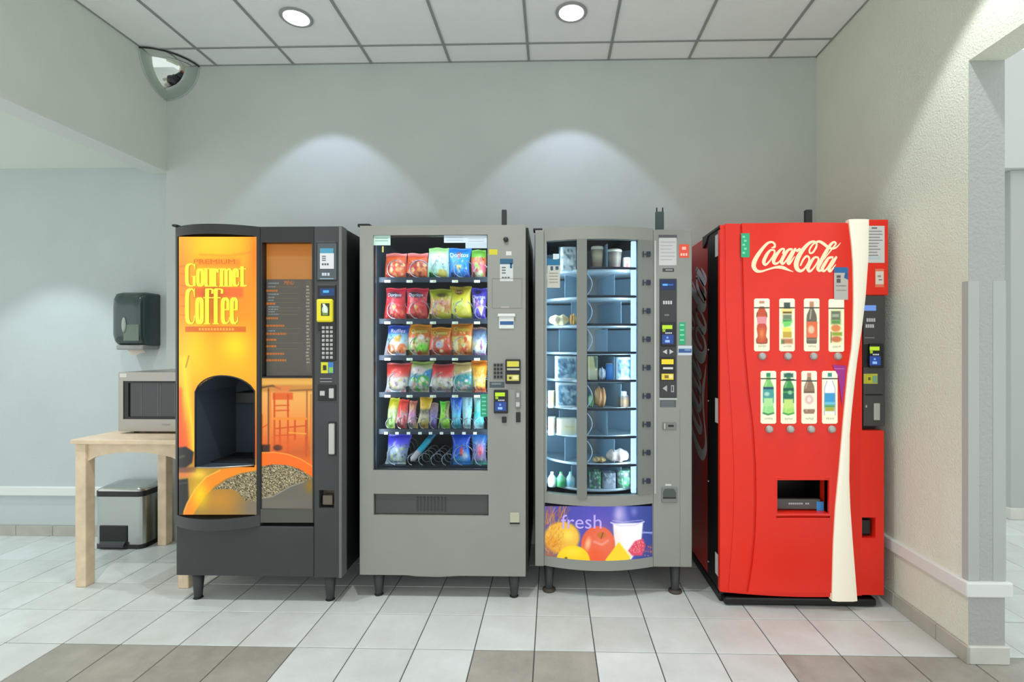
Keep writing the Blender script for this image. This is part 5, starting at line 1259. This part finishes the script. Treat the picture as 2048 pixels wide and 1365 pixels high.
for st in LOGO: p.stroke([(1495+a*k_, 470+b_*k_, c*k_) for a, b_, c in st], 1, (255,226,186), .001)
p.build('script_lettering', m_cream, front)
# same script up the left side
def SSIDE(a, b_, lift=0):
    return (kx0+.0118-lift, YK+.245+(820-b_)/690*.42, .62+(a/2000)*1.28)
p = Print(SSIDE)
for st in LOGO: p.stroke([(a, b_, c*1.1) for a, b_, c in st], 1, (244,240,236), .001)
p.build('side_lettering', m_print, km)
# bottle pictures
def bottle(c, cap, top, lab, low, lab2=None, y=(0,22,36,44,62,82), neck=5):
    c.rect(9-neck,3,21+neck-0,12,cap,1) if False else c.rect(11,4,19,12,cap,1.2)
    c.poly([(11.5,12),(18.5,12),(20,20),(24.5,30),(25.5,38),(25.5,62),(24,66),(26,80),(24,85),(6,85),(4,80),(6,66),(4.5,62),(4.5,38),(5.5,30),(10,20)], top, 1.4)
    c.rect(4.6,44,25.4,64,lab,1); c.poly([(4.6,64),(25.4,64),(24.4,68),(26,80),(24,85),(6,85),(4,80),(5.6,68)], low, 1.2)
    if lab2: c.rect(4.6,56,25.4,64,lab2,1.2)
    c.line([(12,22),(8.5,34)],1.6,(250,250,240),2,.5).line([(12,70),(10,80)],2,(250,250,230),2,.35); return c
def cwin(): return Canvas(0,0,30,105,(254,248,214)).glow(15,8,22,14,(255,250,230),.6)
W = []
c = cwin(); c.rect(10,5,20,10,(190,120,90),2,.8).poly([(11,16),(19,16),(24,28),(25,36),(22,50),(25,60),(23,74),(26,84),(24,90),(6,90),(4,84),(7,74),(5,60),(8,50),(5,36),(6,28)],(206,84,50),1.2).rect(6,36,24,50,(236,150,160),2).rect(6,52,24,58,(206,70,70),3,.8).line([(6,28),(5,36)],1.4,(90,50,40),1.4).line([(24,28),(25,36)],1.4,(90,50,40),1.4).line([(5,80),(5,88),(14,90),(25,88),(25,80)],2,(110,60,50),2,.7).glow(15,70,5,10,(250,150,90),.8); W.append(c)
c = cwin(); c.rect(4,19,26,30,(244,226,130),4,.8).rect(9,8,21,20,(70,84,80),2).rect(7,26,24,30,(120,100,30),1.5).rect(7,32,24,42,(120,140,110),3).rect(7,42,24,47,(60,150,80),3).poly([(6,47),(25,44),(22,54),(10,58)],(120,220,110),4).rect(7,58,23,66,(246,236,90),4).rect(7,66,24,78,(206,176,70),2).rect(4,80,26,90,(196,130,90),4).rect(4,82,10,90,(110,130,90),2); W.append(c)
c = cwin(); c.rect(11,6,19,18,(200,140,110),2).poly([(12,18),(18,18),(24,32),(25,40),(25,88),(23,90),(7,90),(5,88),(5,40),(6,32)],(110,104,88),1.6).rect(5,46,26,78,(236,110,70),1.5).ell(14,62,6,8,(236,206,170),4).rect(6,70,25,76,(240,120,80),2).line([(14,22),(12,40)],2.4,(214,200,180),2,.8).line([(8,82),(24,82)],2,(150,140,120),2); W.append(c)
c = cwin(); c.rect(4,18,27,90,(236,240,176),3,.7).rect(5,24,23,42,(110,120,96),3).rect(7,30,20,36,(170,180,150),3).rect(5,42,23,50,(96,150,80),4).ell(14,58,9,7,(226,140,80),3).rect(7,66,26,73,(150,170,60),3).ell(15,80,10,6,(206,120,80),3).line([(5,66),(5,86)],2,(110,110,70),2); W.append(c)
c = bottle(cwin(), (40,150,90), (130,206,110), (50,140,150), (150,224,140)); c.rect(5,32,25,37,(30,80,110),1.5).rect(5,37,25,54,(70,160,160),2).ell(12,46,5,4,(180,224,200),3).rect(6,54,24,70,(180,232,160),3).line([(5,84),(14,87),(25,84)],3,(50,130,80),2); W.append(c)
c = bottle(cwin(), (36,120,80), (70,160,80), (36,110,90), (170,226,110)); c.rect(6,5,24,13,(50,110,90),3).rect(4,16,26,19,(20,60,60),1).rect(5,34,25,40,(30,90,70),2).ell(18,43,4,4,(140,206,160),3).rect(6,56,24,74,(200,232,130),3).line([(5,84),(14,87),(25,84)],3,(60,160,70),2); W.append(c)
c = bottle(cwin(), (206,140,110), (150,120,96), (250,236,214), (160,126,100)); c.rect(4,45,26,76,(253,242,220),2).ell(15,57,8,9,(222,190,176),4).ell(15,57,4,5,(250,230,220),3).rect(5,40,25,44,(120,90,76),1.4); W.append(c)
c = bottle(cwin(), (60,150,130), (246,246,250), (60,160,206), (240,240,236)); c.rect(5,50,25,68,(60,160,214),1.4).rect(5,62,25,67,(120,206,220),3).rect(5,68,25,73,(90,160,90),3).rect(6,73,24,80,(176,176,60),2).line([(10,20),(5,34),(4.5,88)],1.2,(160,160,190),1.4).line([(20,20),(25,34),(25.5,88)],1.2,(160,160,190),1.4); W.append(c)
LB = ['']*8
pos = [(1521,598),(1571,598),(1620,598),(1669,599)]+[(1534,742),(1574,742),(1615,742),(1656,742)]
btn = [(1522,713),(1573,713),(1624,713),(1672,713),(1536,858),(1578,858),(1619,858),(1660,858)]
rr = random.Random(3)
for k, ((cx, ty), cvw) in enumerate(zip(pos, W)):
    by = 18.5 if k in (0,1,2,3,5) else (16 if k == 4 else 20)
    if k in (4, 7): by = 15.5
    cvw.rect(0,by-1.2,30,by+1.2,(50,64,56),1)
    for q in range(5): cvw.rect(8+q*3.2,93+rr.uniform(-1,1),10.4+q*3.2,96+rr.uniform(0,1.5),(170,176,150),1.4,.7)
    def SW(x, y, lift=0, cx=cx, ty=ty): return SK(cx-15.5+x*31/30, ty+y*105/105, .016+lift)
    def keep(x, y):
        r = 4; dx = max(r-x, x-(30-r), 0); dy = max(r-y, y-(105-r), 0); return dx*dx+dy*dy < r*r
    p = Print(SW); p.canvas(cvw, step=.75, keep=keep); wn = p.build('bottle_picture', m_lit, front)
    bx, by_ = btn[k]; x, y, z = SK(bx, by_, .014); b = MB(); b.lathe([(.020,.001),(.020,-.005),(.0165,-.007),(.0165,-.012),(.014,-.0145),(.006,-.0155)], (x, y, z), 20, axis='y'); b.build('select_button', mat('button_steel', (186,180,176), .35, .5), front)
# stickers
p = Print(plane(YK-.015, kb)); p.rect(1482,467,1499,515,(40,180,130)); 
for j in range(5): p.rect(1485+(j % 2)*3,472+j*8,1490+(j % 2)*3,476+j*8,(150,226,190),.001)
p.build('green_sticker', m_print, front)
p = Print(plane(YK-.017, kb)); p.rect(1668,535,1696,600,(196,192,186)); p.rect(1668,535,1696,546,(40,110,170),.001); p.poly([(1690,546),(1696,546),(1696,560),(1688,556)],(40,100,160),.0012)
p.rect(1673,551,1681,556,(96,90,84),.0012); p.rect(1673,558,1681,566,(96,90,84),.0012); p.rect(1672,571,1692,573,(150,140,134),.0012); p.rect(1672,580,1692,581.6,(160,150,144),.0012); p.build('notice_card', m_print, front)
p = Print(plane(YK-.017, kb)); p.poly([(1664,730),(1692,732),(1690,760),(1684,812),(1680,780),(1676,752)],(176,48,150)); p.rect(1668,737,1688,739,(206,110,190),.001); p.build('purple_sticker', m_print, front)
# right side: notice, red block, control panel, lower panel
def kplate(px0, py0, px1, py1, name, m, t=.006, r=.003, par=None, Y=YK): return plate(px0, py0, px1, py1, name, m, par or km, t, Y, r)
YQ = YK-.004
ub = kplate(1724, 442, 1769.5, 592, 'coin_block', m_red, .03, .006, Y=YK+.02)
p = Print(plane(YK-.0105)); p.rect(1732,452,1769,526,(212,210,208))
for j in range(9): p.rect(1735,462+j*6,1762+rr.uniform(-8,3),464+j*6,(140,138,140),.001)
p.rect(1743,455,1754,458,(110,108,110),.001); p.rect(1736,513,1760,519,(190,206,216),.001); p.build('paper_notice', m_print, ub)
p = Print(plane(YK-.0105)); p.rect(1750,538,1768,575,(232,120,90)); p.rect(1751,543,1767,569,(226,218,206),.0008); p.rect(1755,551,1762,555,(170,150,140),.0012); p.rect(1757,559,1764,561,(120,110,110),.0012); p.build('small_sticker', m_print, ub)
cp = kplate(1722, 592, 1765, 852, 'control_panel', mat('control_grey', (66,66,66), .45), .02, .004, Y=YK+.012)
SP = plane(YK-.0085)
p = Print(SP); p.rect(1726,611,1752,622,(110,150,226)); p.build('display', m_litc, cp)
p = Print(SP)
for j in range(4): p.rect(1733+j*4.6,637,1736.6+j*4.6,644,(196,196,196)); p.rect(1731+j*4.4,649,1734.6+j*4.4,656,(196,196,196)) if j < 4 else None
p.build('panel_lettering', m_print, cp)
p = Print(SP); p.rect(1729,675,1749,677,(130,132,136)); p.build('panel_note', m_print, cp)
MB().box(at(1723,0,YK)[0], at(1738,0,YK)[0], YK-.0086, YK-.006, at(0,733,YK)[2], at(0,689,YK)[2]).build('reader_recess', m_blk2, cp)
pay_reader(1737, 688, 1765, 736, YK-.008, cp, .012)
p = Print(SP); p.rect(1727,748,1755,768,(190,186,60)); p.rect(1734,752,1743,764,(206,200,40),.001); p.rect(1736,755,1741,761,(90,100,40),.0014); p.rect(1745,752,1754,766,(120,170,130),.001); p.build('sticker', m_print, cp)
MB().box(at(1728,0,YK)[0], at(1763,0,YK)[0], YK-.0088, YK-.007, at(0,787,YK)[2], at(0,784,YK)[2]).build('panel_seam', m_blk2, cp)
kplate(1743, 806, 1755, 840, 'coin_slot', m_silver, .022, .003, cp, YK+.006)
kplate(1727, 810, 1730, 815, 'screw', m_silver, .018, .001, cp, YK+.006)
b = MB(); rx_0, rx_1 = at(1712,0,YK)[0], at(1745,0,YK)[0]; rz_0, rz_1 = at(0,1057,YK)[2], at(0,1018,YK)[2]
panel(b, KX(1716)-.06, kxr-.001, kzb+.004, at(0,853,YK)[2], [(rx_0, rx_1, rz_0, rz_1)], YK-.024, YK+.03); lp = b.build('lower_panel', m_red, km)
b = MB(); b.box(rx_0, rx_1, YK+.022, YK+.026, rz_0, rz_1); b.bbox(rx_0+.02, rx_1-.012, YK-.004, YK+.02, rz_0+.012, rz_1-.02, .004); b.build('coin_return', m_dark, lp)
xa_ = at(1617, 430, YK+.25)[0]; MB().bbox(xa_-.018, xa_+.018, YK+.24, YK+.27, kzt-.006, at(1617, 420, YK+.25)[2], .004).build('antenna', mat('antenna_grey'), km)

# ------------------------------------------------------------------ alcove: table, microwave, towel dispenser, pedal bin
m_wood = mat('pale_beech', (224,201,172), .45, var=.05, vscale=14)
tx0, tx1, ty0, ty1, tz = -2.663, -2.005, 2.695, 3.375, .825
tb = thing('side_table', 'small pale wooden table partly hidden by the coffee machine', 'table', ((tx0+tx1)/2, (ty0+ty1)/2, 0))
MB().bbox(tx0, tx1, ty0, ty1, tz-.026, tz, .004).build('table_top', m_wood, tb)
for x in (tx0+.008, tx1-.068):
    for y in (ty0+.02, ty1-.08): MB().bbox(x, x+.06, y, y+.06, 0, tz-.0265, .005).build('leg', m_wood, tb)
def apron(horizontal, a0, a1, c, name='apron'):
    pts = [(a0, tz-.027), (a1, tz-.027), (a1, tz-.125)]; n = 14
    for k in range(1, n): 
        u = k/n; pts.append((a1+(a0-a1)*u, tz-.125+.05*math.sin(math.pi*u)**.6))
    pts.append((a0, tz-.125)); b = MB()
    if horizontal: b.prism(pts, c, c+.02, 'y')
    else: b.prism(pts, c, c+.02, 'x')
    b.build(name, m_wood, tb)
apron(True, tx0+.068, tx1-.068, ty0+.035); apron(True, tx0+.068, tx1-.068, ty1-.055); apron(False, ty0+.08, ty1-.08, tx0+.022); apron(False, ty0+.08, ty1-.08, tx1-.042)

mx0, mx1, my0, my1, mz0, mz1 = -2.56, -2.035, 2.887, 3.30, tz+.014, 1.188
mw = thing('microwave_oven', 'stainless microwave oven standing on the wooden table', 'microwave', ((mx0+mx1)/2, (my0+my1)/2, tz))
m_ss = mat('stainless', (170,166,158), .32, .75)
MB().bbox(mx0, mx1, my0+.02, my1, mz0, mz1, .004).build('case', m_ss, mw)
b = MB(); vx0, vx1, vz0, vz1 = mx0+.028, mx1-.12, mz0+.072, mz1-.052
panel(b, mx0-.001, mx1-.085, mz0, mz1, [(vx0, vx1, vz0, vz1)], my0, my0+.019); dr_ = b.build('door', m_ss, mw)
MB().box(vx0, vx1, my0+.012, my0+.016, vz0, vz1).build('window', mat('oven_window', (44,46,48), .2, coat=.5), dr_)
b = MB(); panel(b, vx0, vx1, vz0, vz1, [(vx0+.028, vx1-.02, vz0+.014, vz1-.012)], my0+.004, my0+.012); b.build('window_frame', mat('oven_black', (14,14,15), .25), dr_)
for x in (vx0+.10, vx0+.20, vx0+.215, vx0+.30): MB().box(x, x+.003, my0+.0105, my0+.0125, vz0+.014, vz1-.012).build('window_bar', mat('bar_grey', (110,112,112), .4), dr_)
MB().bbox(mx1-.083, mx1, my0, my0+.02, mz0, mz1, .003).build('control_panel', m_dark, mw)
p = Print(lambda x, y, lift=0: (x, my0-lift, y)); p.rect(mx0+.008, mz1-.008, mx0+.05, mz1-.03, (214,214,210)); p.build('label', m_print, mw)
p = Print(lambda x, y, lift=0: (x, my0-lift, y)); p.rect(mx0+.26, mz0+.045, mx0+.31, mz0+.035, (150,150,146)); p.build('badge', m_print, mw)
for x in (mx0+.06, mx1-.06):
    for y in (my0+.06, my1-.06): b = MB(); b.lathe([(.014, tz+.0002), (.016, mz0+.001)], (x, y, 0), 12); b.build('foot', m_dark, mw)

# towel dispenser on the alcove wall
ex0, ex1 = at(224, 640, ALC_Y-.16)[0], at(321, 640, ALC_Y)[0]; ez0, ez1 = at(270, 700, ALC_Y-.1)[2], at(270, 585, ALC_Y-.1)[2]
td_ = thing('towel_dispenser', 'smoky green paper towel dispenser mounted on the alcove wall', 'towel dispenser', ((ex0+ex1)/2, ALC_Y-.01, ez0))
m_smoke = mat('smoked_cover', (58,78,78), .18, coat=.4, trans=.25)
b = MB(); us = np.linspace(0, 1, 13); prof = []
H = ez1-ez0; D = .17
side = [(0,.0),(D*.55,.0),(D*.8,.02),(D*.92,.08),(D,.2),(D,.7),(D*.97,.86),(D*.86,.96),(D*.6,1.0),(0,1.0)]
P = []
for x in np.concatenate([[ex0],[ex0+.004, ex0+.012, ex0+.026],np.linspace(ex0+.05, ex1-.05, 5),[ex1-.026, ex1-.012, ex1-.004],[ex1]]):
    e = min(x-ex0, ex1-x); ins = .03-math.sqrt(max(0, .03**2-(.03-min(e,.03))**2)); P.append([(x, ALC_Y-max(0.002, d-ins if d > .05 else d), ez0+.03+(H-.03)*h+(-ins*.5 if h > .9 else 0)) for d, h in side])
b.grid(P); n = len(side)
b.add(P[0], [tuple(range(n))]); b.add(P[-1], [tuple(range(n-1, -1, -1))])
b.build('cover', m_smoke, td_)
MB().bbox(ex0+.012, ex1-.006, ALC_Y-.145, ALC_Y-.004, ez0, ez0+.034, .008).build('base_tray', mat('tray_grey', (150,152,148), .4), td_)
b = MB(); xc = (ex0+ex1)/2-.01; b.lathe([(.03,-.001),(.034,-.003),(.034,-.006),(.02,-.008)], (xc, ALC_Y-D+.002, (ez0+ez1)/2-.03), 20, axis='y', sx=.45, sy=1.5); b.build('latch', mat('latch_grey', (150,160,150), .4), td_)
MB().bbox(xc-.005, xc+.10, ALC_Y-D-.001, ALC_Y-D+.003, ez0+.06, ez0+.17, .004).build('front_plate', mat('plate_grey_green', (96,112,100), .3), td_)
b = MB(); P = [[(xc-.055+.11*u+.02*v, ALC_Y-.085-.012*math.sin(3*u)*v, ez0+.004-.035*v-.012*math.sin(5*u)*v) for u in np.linspace(0, 1, 9)] for v in np.linspace(0, 1, 4)]
b.grid(P); b.grid(np.array(P)[:, ::-1]+np.array([0,.001,0])); b.build('paper_towel', mat('paper_white', (226,214,202), .8), td_)

# pedal bin under the table
nx0, nx1, ny0, ny1 = -3.03, -2.705, 3.235, 3.425
bn = thing('pedal_bin', 'brushed steel pedal bin with a black pedal under the table', 'bin', ((nx0+nx1)/2, (ny0+ny1)/2, 0))
def rrect(x0, x1, y0, y1, r, n=6):
    pts = []
    for cx, cy, a0 in ((x1-r,y0+r,-90),(x1-r,y1-r,0),(x0+r,y1-r,90),(x0+r,y0+r,180)):
        for k in range(n+1): a = math.radians(a0+90*k/n); pts.append((cx+r*math.cos(a), cy+r*math.sin(a)))
    return pts
m_bin = mat('bin_steel', (188,190,188), .18, 1.0)
def shell(pts, z0, z1, name, m, par): b = MB(); b.prism(pts, z0, z1, 'z'); return b.build(name, m, par)
body = rrect(nx0, nx1, ny0, ny1, .035)
shell(rrect(nx0-.003, nx1+.003, ny0-.003, ny1+.003, .036), 0, .028, 'base', m_dark, bn); shell(body, .0281, .345, 'body', m_bin, bn)
shell(rrect(nx0-.004, nx1+.004, ny0-.004, ny1+.002, .037), .3451, .38, 'rim', m_dark, bn)
b = MB(); n = 28; o_ = rrect(nx0, nx1, ny0, ny1, .035); rings = []
for s_, z in ((1, .3801), (.985, .392), (.8, .408), (.4, .42), (.05, .422)):
    cx, cy = (nx0+nx1)/2, (ny0+ny1)/2; rings.append([(cx+(x-cx)*s_, cy+(y-cy)*s_, z+(y-cy)*.05) for x, y in o_])
m_ = len(o_); b.add([p_ for r in rings for p_ in r], [(i*m_+k, i*m_+(k+1) % m_, (i+1)*m_+(k+1) % m_, (i+1)*m_+k) for i in range(4) for k in range(m_)]+[tuple(range(4*m_, 5*m_))], smooth=True); b.build('lid', m_bin, bn)
MB().bbox(nx0+.035, nx0+.225, ny0-.006, ny0+.03, .0, .155, .006).build('pedal_housing', m_blk2, bn)
b = MB(); b.prism([(ny0-.026, .018), (ny0-.024, .034), (ny0-.004, .052), (ny0-.004, .026)], nx0+.045, nx0+.215, 'x'); b.build('pedal', mat('pedal_grey', (50,54,56), .4), bn)

# dome mirror in the corner under the ceiling
R = .228; dmx = thing('dome_mirror', 'quarter dome security mirror in the corner under the ceiling', 'mirror', (LEFT_X, WALL_Y, CEIL-.25))
b = MB(); n = 20; P = []
x_, y_, z_ = LEFT_X+.004, WALL_Y-.004, CEIL-.006
for j in range(n+1):
    a = math.pi/2*j/n; P.append([(x_+R*math.cos(c)*math.cos(a), y_-R*math.cos(c)*math.sin(a), z_-R*math.sin(c)) for c in np.linspace(0, math.pi/2*.999, n+1)])
b.grid(P); b.build('mirror_shell', mat('mirror', (206,212,208), .04, 1.0), dmx)
b = MB(); arc = [(x_+R*math.cos(a), y_-R*math.sin(a), z_) for a in np.linspace(0, math.pi/2, 17)]; b.tube(arc, .005, 6)
b.build('dome_rim', m_char2, dmx)
b = MB(); b.tube([(x_, y_-R*math.cos(a), z_-R*math.sin(a)) for a in np.linspace(0, math.pi/2, 15)], .0035, 6); b.tube([(x_+R*math.cos(a), y_, z_-R*math.sin(a)) for a in np.linspace(0, math.pi/2, 15)], .0035, 6); b.build('wall_rim', mat('clear_rim', (190,200,194), .2), dmx)
# dark armchair in the hall
hx = at(2008, 900, 5.4)[0]; ac = thing('armchair', 'dark brown armchair just visible through the doorway', 'armchair', (hx+.35, 5.6, 0))
m_sofa = mat('dark_leather', (52,42,36), .5)
MB().bbox(hx, hx+.75, 5.3, 5.95, .12, .42, .04, 3).build('seat', m_sofa, ac); MB().bbox(hx, hx+.75, 5.8, 6.0, .42, .85, .05, 3).build('backrest', m_sofa, ac)
for x in (hx+.0, hx+.62): MB().bbox(x, x+.13, 5.3, 5.8, .42, .58, .04, 3).build('armrest', m_sofa, ac)
for x in (hx+.05, hx+.70):
    for y in (5.35, 5.9): b = MB(); b.lathe([(.02, 0), (.028, .121)], (x, y, 0), 10); b.build('leg', m_dark, ac)
